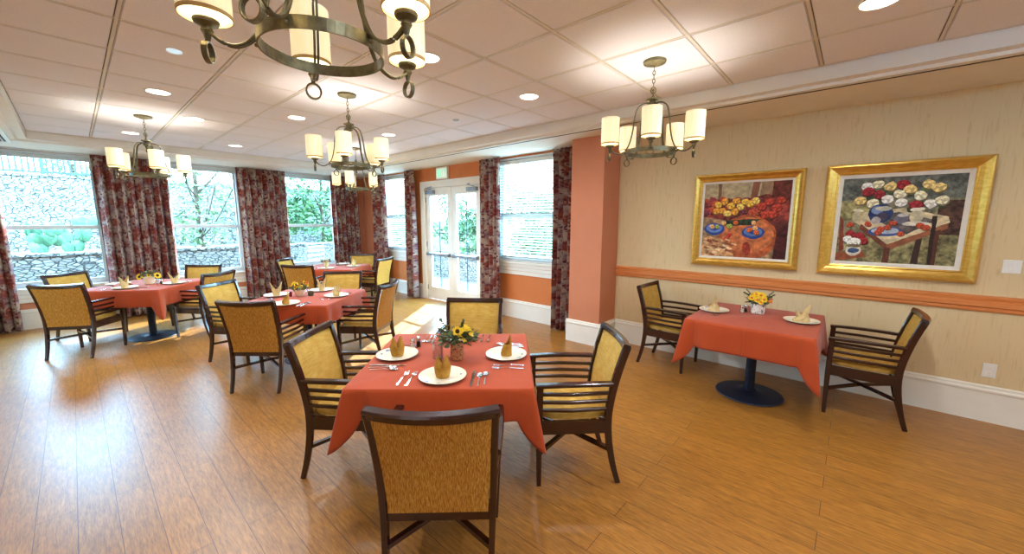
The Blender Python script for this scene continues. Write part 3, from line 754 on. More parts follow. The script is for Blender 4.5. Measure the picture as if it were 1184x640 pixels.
def napkin_proto(kind, m_):
    """folded cloth standing on the plate; kind: 'eared', 'peak', 'fan', 'bird'"""
    b = MB(); n = 40; rows = 14
    def shape(u, v_, inn=0):
        a = 2*PI*u; rr = 1-inn
        if kind == 'eared':
            H = .092+.036*abs(math.cos(a))**.55*(1 if math.cos(a) > 0 else .86)-.016*abs(math.sin(a))**4
            z = H*v_; r = (.034+.007*math.sin(PI*min(1, v_*1.35)) - .010*max(0, v_-.6)/.4)*rr
            r *= 1+.05*math.cos(6*a)*(.3+v_*.7)+(.06 if .42 < v_ < .50 else 0)
            pinch = 1-.55*max(0, v_-.55)/.45*abs(math.sin(a))**2
            return (r*math.cos(a)*(1.05+.10*v_), r*math.sin(a)*.86*pinch, z)
        if kind == 'peak':
            H = .075+.062*max(0, math.cos(a-.5))**2
            z = H*v_; r = (.036-.006*v_-.012*max(0, v_-.5))*rr*(1+.05*math.cos(5*a+2*v_))
            lean = .014*v_*v_
            return (r*math.cos(a)+lean*.6, r*math.sin(a)*.85, z)
        if kind == 'fan':
            H = .074+.076*(.5+.5*math.cos(2*a))+.007*math.cos(12*a)
            z = H*v_; r = (.034+.026*v_*abs(math.cos(a)))*rr*(1+.06*math.cos(12*a)*v_)
            return (r*math.cos(a), r*math.sin(a)*(.9-.45*v_), z)
        return (0, 0, 0)
    if kind == 'bird':
        # low folded base with a spike leaning up
        def base(u, v_):
            a = 2*PI*u; r = (1-.62*v_**1.4)*(1+.07*math.cos(5*a+1)); z = .072*v_*(1+.25*math.cos(a))
            return (r*math.cos(a)*.064-.004+.012*v_, r*math.sin(a)*.050, z)
        b.grid(base, 36, 8, closeu=True); b.add([base(i/36, 1) for i in range(36)], [list(range(36))]); b.add([base(i/36, 0) for i in range(36)], [list(range(36))[::-1]])
        b.sweep([(.014, 0, .045), (.026, 0, .090), (.046, 0, .128), (.060, 0, .152)], [(-.016, -.012), (.016, -.012), (.004, .013), (-.004, .013)], scale=[1.6, 1.25, .8, .2], upv=(-1, 0, 0))
        b.sweep([(-.02, .0, .045), (-.034, .004, .080), (-.044, .006, .100)], [(-.014, -.010), (.014, -.010), (0, .012)], scale=[1.4, 1, .2], upv=(1, 0, 0))
        for s in (1, -1): b.sweep([(-.060, .02*s, .008), (-.02, .046*s, .030), (.03, .030*s, .058)], rrect(.006, .012, .002))
    else:
        b.grid(lambda u, v_: shape(u, v_), n, rows, closeu=True)
        b.grid(lambda u, v_: shape(u, v_, .10), n, rows, closeu=True)
        b.add([shape(i/n, 1) for i in range(n)]+[shape(i/n, 1, .10) for i in range(n)], [(i, (i+1) % n, n+(i+1) % n, n+i) for i in range(n)], 0, False)
        b.add([shape(i/n, .0) for i in range(n)], [list(range(n))])
        if kind == 'eared':
            b.tube([(.0415*math.cos(t), .0365*math.sin(t), .060+.004*math.sin(2*t)) for t in [2*PI*i/28 for i in range(28)]], .0030, 6, closed=True)
            for q in (-1, 1):
                b.sweep([(q*.012, -.037, .064), (q*.020, -.034, .092), (q*.030, -.018, .116)], rrect(.012, .004, .001), upv=(0, -1, 0), scale=[1.2, 1, .3])
        if kind == 'eared':   # the overlapping vertical lapel in front and the cuff line
            b.sweep([(-.006, -.034, .006), (-.007, -.037, .035), (-.003, -.033, .058)], rrect(.016, .005, .0015), upv=(0, -1, 0), scale=[.7, 1, .6])
            b.sweep([(.008, -.034, .006), (.010, -.037, .035), (.005, -.033, .058)], rrect(.014, .005, .0015), upv=(0, -1, 0), scale=[.7, 1, .6])
        if kind == 'peak':
            b.sweep([(-.034, -.018, .02), (0, -.034, .042), (.034, -.012, .062)], rrect(.004, .010, .001), upv=(0, 0, 1))
    return b.build('napkin', m_, angle=50)
PRO = {}
def use(kind, maker):
    if kind not in PRO: PRO[kind] = maker(); return PRO[kind]
    c = PRO[kind].copy(); COL.objects.link(c); return c
SIDES = {'front': 0, 'left': -90, 'right': 90, 'back': 180}
def setting(tk, side, napkin, nmat, cutlery, rot=0, off=.355, lean=0, pos=None, nrot=None):
    x, y, ang, a, bb, h, tip = TABLES[tk]
    phi = ang+SIDES[side] if tk != 'wall' else {'left': -90, 'right': 90}[side]
    f = Vector((math.cos(R(phi)), math.sin(R(phi)), 0)); rgt = Vector((f.y, -f.x, 0))
    c = Vector((x, y, TZ))-f*off
    if pos: c = Vector((*pos, TZ))
    where = 'before the %s chair of %s' % (side if side != 'back' else 'far', TN[tk]) if side != 'front' else 'before the near chair of %s' % TN[tk]
    sidew = {'front': 'near', 'left': 'left', 'right': 'right', 'back': 'far'}[side]
    p = use('plate', plate_proto); p.location = c; p.rotation_euler.z = R(phi+rot)
    tag(p, 'cream dinner plate with sprigged rim on the %s side of %s' % (sidew, TN[tk]), 'plate', 'dinner plates')
    if napkin:
        q = use(napkin+nmat, lambda: napkin_proto(napkin, nmat)); q.location = c+Vector((0, 0, .0052)); q.rotation_euler.z = look_rot(phi) if nrot is None else R(nrot)
        desc = {'eared': 'folded into two ears', 'peak': 'folded to one tall peak', 'fan': 'folded as a fan', 'bird': 'folded low with one leaning spike'}[napkin]
        colr = 'golden brown' if nmat == 'napkin_gold' else 'tan'
        tag(q, '%s napkin %s on the %s plate of %s' % (colr, desc, sidew, TN[tk]), 'napkin', 'folded napkins')
    for kind, dx, dy, tw in cutlery:
        q = use(kind.split('_')[0], {'fork': fork_proto, 'knife': knife_proto, 'spoon': spoon_proto}[kind.split('_')[0]])
        q.location = c+rgt*dx+f*dy; q.rotation_euler.z = look_rot(phi)+R(tw)
        nm = {'fork_out': 'outer fork', 'fork_in': 'inner fork', 'knife': 'table knife', 'spoon_in': 'inner spoon', 'spoon_out': 'outer spoon'}[kind]
        tag(q, 'silver %s %s the %s plate of %s' % (nm, 'left of' if dx < 0 else 'right of', sidew, TN[tk]), kind.split('_')[0], 'silver cutlery')
FULL = [('fork_out', -.222, -.01, -4), ('fork_in', -.172, -.015, -3), ('knife', .170, -.012, 0), ('spoon_in', .206, -.03, 0), ('spoon_out', .240, -.012, 0)]
setting('near', 'front', 'eared', 'napkin_gold', FULL)
setting('near', 'left', 'eared', 'napkin_gold', FULL, nrot=-25)
setting('near', 'right', 'peak', 'napkin_gold', FULL, nrot=-48)
setting('near', 'back', None, 'napkin_gold', [FULL[0], FULL[1]]+[('knife', .185, .0, 3), ('spoon_in', .215, 0, 0), ('spoon_out', .25, 0, 0)])
SHORT = [('fork_out', -.20, 0, 0), ('knife', .175, 0, 0), ('spoon_in', .21, 0, 0)]
setting('mid', 'front', 'peak', 'napkin_gold', SHORT, pos=(1.41, 4.44), nrot=-60)
setting('mid', 'left', 'fan', 'napkin_tan', SHORT, nrot=-20)
setting('mid', 'back', 'fan', 'napkin_tan', SHORT, nrot=10)
setting('mid', 'right', 'eared', 'napkin_tan', SHORT)
setting('left', 'front', 'fan', 'napkin_tan', SHORT, nrot=40)
setting('left', 'left', None, 'napkin_tan', SHORT[:1])
setting('left', 'right', 'fan', 'napkin_tan', SHORT, nrot=-10)
setting('corner', 'front', 'fan', 'napkin_tan', SHORT[:1], nrot=60)
setting('corner', 'right', 'eared', 'napkin_tan', SHORT[:1])
setting('corner', 'back', None, 'napkin_tan', [])
setting('wall', 'left', 'bird', 'napkin_tan', [('fork_out', .165, .0, 0), ('spoon_in', .20, .01, 0)], pos=(4.10, .97), nrot=200)
setting('wall', 'right', 'bird', 'napkin_tan', [('fork_out', -.17, 0, 0)], pos=(4.15, .28), nrot=-60)
# a folded pink red napkin lying on the left table
b = MB(); b.box(-.09, .09, -.05, .05, 0, .010, bev=.003)
b.sweep([(-.085, -.02, .012), (-.02, .01, .042), (.05, -.01, .030), (.085, .0, .012)], rrect(.07, .006, .002))
o = b.build('napkin', 'red_cloth', None, (.36, 7.34, TZ), R(20)); tag(o, 'loosely folded rosy napkin lying on the left table', 'napkin')

# ------------------------------------------------------------------ flowers, shakers, candles
def sunflower(b, c, r, nrm, mi_p, mi_c, rnd):
    nrm = Vector(nrm).normalized(); T = Matrix.Translation(c) @ nrm.to_track_quat('Z', 'Y').to_matrix().to_4x4()
    b.lathe([(.0005, .30*r), (.26*r, .26*r), (.40*r, .06*r), (.34*r, -.05*r)], 12, mi_c, T=T, caps=False)
    n = 14
    for lay in (0, 1):
        for k in range(n):
            a = 2*PI*(k+.5*lay)/n+rnd.uniform(-.1, .1); ca, sa = math.cos(a), math.sin(a); w_ = .15*r
            L = r*rnd.uniform(.88, 1.08); z1 = .10*r+lay*.12*r
            P = [(.30*r*ca, .30*r*sa, .02*r), (.62*L*ca-w_*sa, .62*L*sa+w_*ca, z1), (L*ca, L*sa, z1-.08*r), (.62*L*ca+w_*sa, .62*L*sa-w_*ca, z1)]
            P2 = [(x, y, z-.004) for x, y, z in P]
            b.add(P+P2, [(0, 1, 2, 3), (4, 7, 6, 5), (0, 4, 5, 1), (1, 5, 6, 2), (2, 6, 7, 3), (3, 7, 4, 0)], mi_p, T=T)
def leaf(b, c, d, L, w_, mi, rnd):
    d = Vector(d).normalized(); T = Matrix.Translation(c) @ d.to_track_quat('Y', 'Z').to_matrix().to_4x4() @ Matrix.Rotation(rnd.uniform(-1.2, 1.2), 4, 'Y')
    P = [(0, 0, 0), (w_/2, L*.35, .12*w_), (w_*.38, L*.7, .1*w_), (0, L, -.1*w_), (-w_*.38, L*.7, .1*w_), (-w_/2, L*.35, .12*w_), (0, L*.45, -.05*w_)]
    b.add(P+[(0, L*.45, -.08*w_)], [(0, 1, 6), (1, 2, 6), (2, 3, 6), (3, 4, 6), (4, 5, 6), (5, 0, 6), (1, 0, 7), (2, 1, 7), (3, 2, 7), (4, 3, 7), (5, 4, 7), (0, 5, 7)], mi, T=T)
def pot(root, kind, m_):
    if kind == 'bowl': pr = [(.030, 0), (.038, .004), (.058, .045), (.064, .078), (.060, .078), (.052, .045), (.03, .01), (.0005, .008)]
    elif kind == 'pot': pr = [(.050, 0), (.056, .006), (.060, .05), (.064, .092), (.067, .098), (.061, .098), (.056, .05), (.045, .012), (.0005, .010)]
    else: pr = [(.038, 0), (.043, .004), (.043, .110), (.039, .110), (.037, .008), (.0005, .007)]
    MB().lathe(pr, 28, caps=False).build('flower_pot' if kind != 'vase' else 'vase', m_, root)
def bouquet(x, y, kind, m_, label, seed, heads, leaves, spread=.09, z0=.09, rotz=0, sprig=None, name='flower_arrangement', face=(0, 0)):
    rnd = random.Random(seed); root = empty(name, (x, y, TZ), rotz); tag(root, label, 'flowers', 'table centrepieces')
    pot(root, kind, m_)
    st_ = MB(); hd = {}; 
    for (hx, hy, hz, r, pm) in heads:
        st_.tube([(hx*.25, hy*.25, .03), (hx*.6, hy*.6, z0), (hx*.95, hy*.95, hz-.005)], .0022, 5)
        hd.setdefault(pm, []).append((hx, hy, hz, r))
    st_.build('stems', 'flower_stem', root)
    for pm, hs in hd.items():
        for (hx, hy, hz, r) in hs:
            b = MB(); sunflower(b, (hx, hy, hz), r, (hx*13*(1 if face == (0, 0) else .4)+rnd.uniform(-.3, .3)+face[0], hy*13*(1 if face == (0, 0) else .4)+rnd.uniform(-.3, .3)+face[1], .55), 0, 1, rnd); b.build('blossom', [pm, 'petal_orange' if m_ == 'pot_pattern' else 'seed_brown'], root)
    b = MB()
    for k in range(leaves):
        a = rnd.uniform(0, 2*PI); rr = rnd.uniform(.01, spread); z = z0+rnd.uniform(-.015, .055)*(1-rr/spread*.4)
        leaf(b, (rr*math.cos(a), rr*math.sin(a), z), (math.cos(a), math.sin(a), rnd.uniform(-.2, .9)), rnd.uniform(.03, .058), rnd.uniform(.018, .032), rnd.choice((0, 0, 1)), rnd)
    b.build('foliage', ['leaf_dark', 'leaf_pale'], root)
    if sprig:
        b = MB()
        for (sx, sy, sz) in sprig:
            pts = catmull([(0, 0, .05), (sx*.4, sy*.4, z0+.03), (sx, sy, sz)], 6); b.tube(pts, .0013, 5, mi=0)
            for q, p in enumerate(pts[5:]):
                for s in (-1, 1): leaf(b, p, (s*.9*sy+.2*sx, -s*.9*sx+.2*sy, .1), .022, .018, 1, rnd)
        b.build('sprig', ['flower_stem', 'leaf_dark'], root)
    return root
# nearest table: glass of brown stones with sunflowers and eucalyptus (camera lies towards -x -y)
bouquet(1.545, 1.835, 'vase', 'brown_agate', 'sunflowers and grey green leaves in a brown marbled vase on the nearest table', 11,
        [(.030, -.050, .160, .055, 'petal_yellow'), (-.02, -.03, .190, .036, 'petal_yellow'), (-.055, .035, .150, .026, 'petal_orange'), (.06, -.01, .180, .038, 'petal_yellow')], 170, .105, .125,
        sprig=[(-.07, .07, .25), (-.10, .05, .20), (.05, -.01, .235)], name='flower_vase', face=(-.7, -.8))
b = MB().lathe([(.030, 0), (.033, .003), (.033, .105), (.031, .105), (.030, .006), (.0005, .005)], 24, caps=False)
o = b.build('glass_tumbler', 'candle_glass', None, (1.462, 1.925, TZ)); tag(o, 'clear glass tumbler left of the sunflower vase on the nearest table', 'glass')
def shakers(spots):
    for i, (x, y, lab) in enumerate(spots):
        root = empty('salt_shaker', (x, y, TZ)); tag(root, lab, 'shaker', 'salt and pepper shakers')
        MB().lathe([(.016, 0), (.019, .003), (.019, .012), (.015, .045), (.014, .052)], 14).build('shaker_body', 'candle_glass', root)
        MB().lathe([(.0135, 0), (.0135, .034)], 12, c=(0, 0, .004)).build('filling', 'liner_white' if i % 2 == 0 else 'seed_brown', root)
        MB().lathe([(.0155, .052), (.0165, .056), (.0155, .066), (.010, .074), (.0005, .076)], 14, caps=False).build('lid', 'silver', root)
shakers([(4.20, .745, 'salt shaker with chrome lid, the left one beside the flower pot on the wall table'), (4.245, .725, 'pepper shaker with chrome lid, the one touching the flower pot on the wall table'),
         (1.46, 2.20, 'salt shaker with dark top at the left rear of the nearest table'), (1.52, 2.22, 'red topped shaker at the left rear of the nearest table'),
         (.70, 7.22, 'silver topped salt shaker right of the flower pot on the left table'), (.735, 7.17, 'silver topped pepper shaker, outer one right of the pot on the left table')])
bouquet(4.27, .63, 'pot', 'pot_pattern', 'yellow blossoms in a white patterned pot on the wall table', 5,
        [(-.05, .0, .140, .032, 'petal_yellow'), (-.04, .05, .150, .032, 'petal_yellow'), (-.03, -.05, .145, .032, 'petal_yellow'), (.0, .02, .185, .034, 'petal_yellow'), (-.02, -.02, .180, .034, 'petal_yellow'), (.02, -.03, .175, .032, 'petal_yellow'), (-.02, -.09, .135, .028, 'petal_orange'), (.03, .05, .165, .03, 'petal_yellow'), (-.06, -.03, .12, .026, 'petal_yellow')], 46, .085, .105,
        sprig=[(-.02, .12, .185), (.0, .10, .21), (-.02, .09, .17), (.0, -.12, .185), (.02, -.11, .21), (-.01, -.10, .165)], face=(-.9, -.2))
rnd = random.Random(9)
bouquet(1.69, 4.83, 'bowl', 'cream_ceramic', 'yellow green flowers in a cream bowl on the middle table', 21,
        [(rnd.uniform(-.085, .085), rnd.uniform(-.085, .085), rnd.uniform(.11, .16), rnd.uniform(.018, .026), rnd.choice(['petal_yellow', 'petal_cream', 'petal_yellow', 'petal_orange'])) for _ in range(16)], 60, .10, .085)
o = MB().lathe([(.026, 0), (.030, .004), (.032, .05), (.028, .052), (.026, .01), (.0005, .008)], 20, caps=False).build('candle_jar', 'terracotta_dark', None, (1.775, 4.735, TZ)); tag(o, 'small dark green candle jar beside the cream bowl on the middle table', 'candle')
o = MB().lathe([(.015, 0), (.016, .004), (.016, .058), (.012, .062), (.0005, .063)], 14, caps=False).build('candle_jar', 'candle_red', None, (1.60, 4.86, TZ)); tag(o, 'small dark red candle left of the cream bowl on the middle table', 'candle')
bouquet(.63, 7.33, 'pot', 'cream_ceramic', 'two sunflowers and dark leaves in a cream pot on the left table', 31,
        [(-.09, .045, .105, .046, 'petal_yellow'), (.085, -.06, .115, .046, 'petal_yellow'), (0, 0, .12, .026, 'petal_yellow')], 34, .07, .115, sprig=[(.0, .02, .175), (.03, .0, .165)], face=(-.1, -1))
bouquet(3.22, 7.72, 'bowl', 'cream_ceramic', 'pale flowers and dark foliage in a bowl on the corner table', 41,
        [(rnd.uniform(-.08, .08), rnd.uniform(-.08, .08), rnd.uniform(.11, .16), .024, 'petal_cream') for _ in range(9)], 60, .10, .085)
for i, (x, y, l_) in enumerate([(3.40, 7.62, 'clear water glass left of its pair on the corner table'), (3.52, 7.50, 'clear water glass right of its pair on the corner table')]):
    o = MB().lathe([(.028, 0), (.030, .003), (.036, .11), (.034, .11), (.027, .006), (.0005, .005)], 20, caps=False).build('water_glass', 'candle_glass', None, (x, y, TZ)); tag(o, l_, 'glass', 'glasses on the corner table')

# ------------------------------------------------------------------ chandeliers
def make_chandelier():
    """origin on the ceiling tile; z down is negative; ring at -.65, shades at radius .31"""
    root = empty('chandelier', (0, 0, 0))
    MB().lathe([(.0005, -.034), (.030, -.034), (.045, -.026), (.078, -.018), (.082, -.006), (.082, 0)], 32, caps=False).build('canopy', 'bronze', root)
    ch = MB()
    z = -.040; k = 0
    while z > -.215:
        ax = (1, 0) if k % 2 == 0 else (0, 1)
        pts = [(math.cos(t)*.009*ax[0], math.cos(t)*.009*ax[1], z-.014+math.sin(t)*.017) for t in [2*PI*i/12 for i in range(12)]]
        ch.tube(pts, .0026, 6, closed=True, upv=(ax[1], ax[0], .001)); z -= .0285; k += 1
    pts = [(math.cos(t)*.022, 0, -.226+math.sin(t)*.030) for t in [2*PI*i/16 for i in range(16)]]
    ch.tube(pts, .0048, 7, closed=True, upv=(0, 1, 0))
    pts = [(0, math.cos(t)*.018, -.205+math.sin(t)*.022) for t in [2*PI*i/16 for i in range(16)]]
    ch.tube(pts, .004, 7, closed=True, upv=(1, 0, 0))
    ch.build('chain', 'bronze', root)
    MB().lathe([(.0005, -.25), (.012, -.25), (.016, -.262), (.046, -.266), (.048, -.276), (.030, -.282), (.018, -.296), (.030, -.308), (.036, -.318), (.020, -.328), (.012, -.36), (.016, -.39), (.008, -.40), (.0005, -.402)], 24, caps=False).build('hub', 'bronze', root)
    # band ring with rivets
    rg = MB(); ro, rh = .172, .017
    rg.lathe([(ro, -.65-rh), (ro+.005, -.65-rh), (ro+.005, -.65+rh), (ro, -.65+rh)], 48, closed=True, smooth=False)
    rg.build('ring', 'bronze', root)
    for q in range(5):
        a = 2*PI*q/5; ca, sa = math.cos(a), math.sin(a); side = (-sa, ca, 0)
        P = lambda r, z, s=0: (r*ca-s*sa, r*sa+s*ca, z)
        arm = MB()
        path = catmull([P(.014, -.300), P(.060, -.296), P(.105, -.325), P(.128, -.40), P(.140, -.50), P(.160, -.585), P(.190, -.640), P(.235, -.664), P(.275, -.655), P(.308, -.628)], 5)
        for s in (-.0055, .0055):
            arm.sweep([(p.x-s*sa, p.y+s*ca, p.z) for p in path], rrect(.0075, .0085, .002), upv=(0, 0, 1.001) if False else [Vector((ca, sa, .35))]*len(path))
        arm.ball(P(.184, -.640), .008, 8); arm.ball(P(.184, -.655), .006, 8)
        arm.build('arm', 'bronze', root)
        cup = MB(); cup.lathe([(.006, -.66), (.010, -.64), (.016, -.630), (.013, -.620), (.030, -.612), (.033, -.606), (.033, -.602), (.0005, -.602)], 18, c=P(.308, 0), caps=False)
        cup.build('shade_holder', 'bronze', root)
        # curled strap under the arm end
        rr = .025; pts = [P(.310, -.688+math.sin(t)*rr*1.1, math.cos(t)*rr) for t in [2*PI*i/18 for i in range(18)]]
        MB().sweep(pts, rrect(.016, .0055, .0015), closed=True, upv=[Vector((-sa*math.cos(t), ca*math.cos(t), math.sin(t))) for t in [2*PI*i/18 for i in range(18)]]).build('curl', 'bronze', root)
        sh = MB(); r_, zb, zt_ = .066, -.594, -.404
        sh.lathe([(r_, zb+.010), (r_, zt_), (r_-.002, zt_), (r_-.002, zb+.010)], 32, 0, c=P(.308, 0), closed=True)
        so_ = sh.build('lamp_shade', 'shade_linen', root, angle=50)
        bd = MB(); bd.lathe([(r_+.0006, zb), (r_+.0006, zb+.011), (r_-.0025, zb+.011), (r_-.0025, zb)], 32, 0, c=P(.308, 0), closed=True); bd.build('trim_band', 'shade_band', so_)
        gl_ = MB().lathe([(.0005, -.602), (.026, -.600), (.030, -.59), (.030, -.55), (.027, -.545), (.0005, -.545)], 18, c=P(.308, 0), caps=False); gl_.build('socket_glass', 'shade_inner', so_)
        ll = bpy.data.lights.new('bulb', 'POINT') if q == 0 and 'bulb' not in bpy.data.lights else bpy.data.lights['bulb']
        ll.energy = SHADE_W; ll.color = (1, .96, .90); ll.shadow_soft_size = .03
        lo = bpy.data.objects.new('bulb', ll); COL.objects.link(lo); lo.parent = so_; lo.location = P(.308, -.48)
    return root
CHD = make_chandelier()
def toward(x, y, th):   # world angle of the shade that stands th degrees right of the line to the camera
    v_ = Vector((x, y)).normalized(); rg = Vector((v_.y, -v_.x)); d = -v_*math.cos(R(th))+rg*math.sin(R(th))
    return math.atan2(d.y, d.x)
CL = [(.572, 1.283, R(2), 'large looking bronze chandelier overhead at the top left, cut by the frame'),
      (1.83, 3.68, toward(1.83, 3.68, -9), 'bronze chandelier of five cream shades hanging over the middle table'),
      (2.98, 1.23, toward(2.98, 1.23, 0), 'bronze chandelier of five shades hanging left of the framed paintings'),
      (.66, 6.15, toward(.66, 6.15, 12), 'bronze chandelier hanging before the left windows'),
      (3.17, 6.20, toward(3.17, 6.20, -20), 'smallest looking chandelier, far off near the room corner')]
for i, (x, y, a, lab) in enumerate(CL):
    c = CHD if i == 0 else copy_tree(CHD); c.location = (x, y, ZT); c.rotation_euler = (0, 0, a); tag(c, lab, 'chandelier', 'bronze chandeliers')

# ------------------------------------------------------------------ ceiling lights and fittings
def make_downlight():
    root = empty('recessed_downlight', (0, 0, 0))
    MB().lathe([(.082, -.001), (.083, -.006), (.098, -.004), (.100, .0), (.082, .0)], 32, closed=True).build('trim_ring', 'white_plastic', root)
    MB().lathe([(.0005, -.0035), (.0815, -.0035), (.0815, 0), (.0005, 0)], 32, closed=True).build('lens', 'downlight_lens', root)
    l = bpy.data.lights.new('downlight', 'AREA'); l.shape = 'DISK'; l.size = .15; l.energy = DOWNLIGHT_W; l.color = (.84, .92, 1.0); l.spread = R(165)
    lo = bpy.data.objects.new('downlight', l); COL.objects.link(lo); lo.location = (0, 0, -.010); lo.parent = root
    return root
DL = make_downlight()
COLS = {.65: 'left column', 1.83: 'middle column', 3.0: 'right column'}
ROWS = {7.42: 'far row by the windows', 4.91: 'second row from the windows', 2.44: 'row in front of the pillar', .02: 'row over the nearest table side', -2.4: 'row behind the viewer'}
first = True
for x, cn in COLS.items():
    for y, rn in ROWS.items():
        d = DL if first else copy_tree(DL); first = False
        d.location = (x, y, ZT-.0005); tag(d, 'round recessed ceiling light, %s of three, %s' % (cn, rn), 'ceiling light', 'recessed ceiling lights')
d = copy_tree(DL); d.location = (1.07, 5.86, ZT-.0005); tag(d, 'round recessed ceiling light alone between the left and middle chandeliers', 'ceiling light', 'recessed ceiling lights')
for i, (x, y, lab) in enumerate([(-2.6, 6.2, 'far'), (-2.6, 3.0, 'middle'), (-2.6, -.4, 'near')]):
    d = copy_tree(DL); d.location = (x, y, ZS-.0005); tag(d, 'recessed ceiling light in the left soffit, %s one' % lab, 'ceiling light', 'recessed ceiling lights')
o = MB().lathe([(.0005, -.006), (.040, -.006), (.044, -.002), (.044, 0)], 24, caps=False).build('sprinkler_cover', 'disc_glow_blue', None, (.60, 3.68, ZT-.0005)); tag(o, 'small pale blue disc on the ceiling near the big chandelier', 'sprinkler')
o = MB().lathe([(.0005, -.006), (.034, -.006), (.038, -.002), (.038, 0)], 24, caps=False).build('sprinkler_cover', 'steel_grey', None, (3.10, 3.62, ZT-.0005)); tag(o, 'small grey disc on the ceiling towards the glazed doors', 'sprinkler')
# long grille in the left soffit
root = empty('air_vent', (-.72, 7.95, ZS)); tag(root, 'white slotted air grille in the ceiling at the far left', 'vent')
b = MB(); b.box(-.30, .30, -.62, -.58, -.010, 0); b.box(-.30, .30, .58, .62, -.010, 0); b.box(-.30, -.26, -.58, .58, -.010, 0); b.box(.26, .30, -.58, .58, -.010, 0); b.build('grille_frame', 'white_plastic', root)
MB().box(-.26, .26, -.58, .58, -.003, -.0005).build('grille_back', 'dark_slot', root)
b = MB()
for i in range(9):
    x = -.23+.0575*i; T = Matrix.Translation((x, 0, -.008)) @ Matrix.Rotation(R(35), 4, 'Y'); b.box(-.020, .020, -.58, .58, -.001, .001, T=T)
b.build('louvre', 'white_plastic', root)

# ------------------------------------------------------------------ right wall: paintings, switch, outlet
def fbm(h, w_, s, seed, ax=1.0):
    rs = np.random.RandomState(seed); out = np.zeros((h, w_)); amp = 1; tot = 0
    for o_ in range(4):
        gh, gw = max(2, int(s*2**o_)), max(2, int(s*2**o_*ax)); g = rs.rand(gh+1, gw+1)
        yy = np.linspace(0, gh-1e-6, h); xx = np.linspace(0, gw-1e-6, w_); yi = yy.astype(int); xi = xx.astype(int); fy = (yy-yi)[:, None]; fx = (xx-xi)[None, :]
        out += amp*(g[yi][:, xi]*(1-fy)*(1-fx)+g[yi+1][:, xi]*fy*(1-fx)+g[yi][:, xi+1]*(1-fy)*fx+g[yi+1][:, xi+1]*fy*fx); tot += amp; amp *= .6
    return out/tot
class Canvas:
    def __init__(s, w_, h, seed): s.w = w_; s.h = h; s.im = np.zeros((h, w_, 3)); s.Y, s.X = np.mgrid[0:h, 0:w_]; s.X = s.X/(w_-1); s.Y = 1-s.Y/(h-1); s.rs = np.random.RandomState(seed); s.j = (fbm(h, w_, 14, seed+1)-.5)*.05; s.k = (fbm(h, w_, 14, seed+2)-.5)*.05
    def put(s, mask, c, var=.12):
        c = np.array(c)/255; v_ = 1+(fbm(s.h, s.w, 26, s.rs.randint(9999))-.5)*2*var*2.2
        s.im[mask] = (c[None, :]*v_[mask][:, None])
    def ell(s, cx, cy, rx, ry, c, var=.12, jit=.5): s.put((((s.X+s.j*jit-cx)/rx)**2+((s.Y+s.k*jit-cy)/ry)**2) < 1, c, var)
    def poly(s, pts, c, var=.12, jit=.3):
        X = s.X+s.j*jit; Y = s.Y+s.k*jit; inside = np.zeros(X.shape, bool); n = len(pts)
        for i in range(n):
            x0, y0 = pts[i]; x1, y1 = pts[(i+1) % n]
            if y0 == y1: continue
            cond = ((y0 > Y) != (y1 > Y)) & (X < (x1-x0)*(Y-y0)/(y1-y0)+x0); inside ^= cond
        s.put(inside, c, var)
    def bloom(s, cx, cy, r, c, asp=1.0):
        dk = [k*.84 for k in c]; lt = [min(255, k*1.10+10) for k in c]; sh = [k*.48 for k in c]
        s.ell(cx+.1*r, cy-.2*r, r*.98, r*.92*asp, sh, .1, .8); s.ell(cx, cy, r*.92, r*.84*asp, c, .15, .8)
        for q, n in ((.62, 8), (.32, 5)):
            for k in range(n):
                a = 6.283*k/n+s.rs.rand()*.6; s.ell(cx+math.cos(a)*r*q, cy+math.sin(a)*r*q*asp, r*.26, r*.22*asp, lt if k % 2 else (dk if math.sin(a) < .3 else c), .08, .6)
        s.ell(cx, cy, r*.14, r*.12*asp, dk, .1)
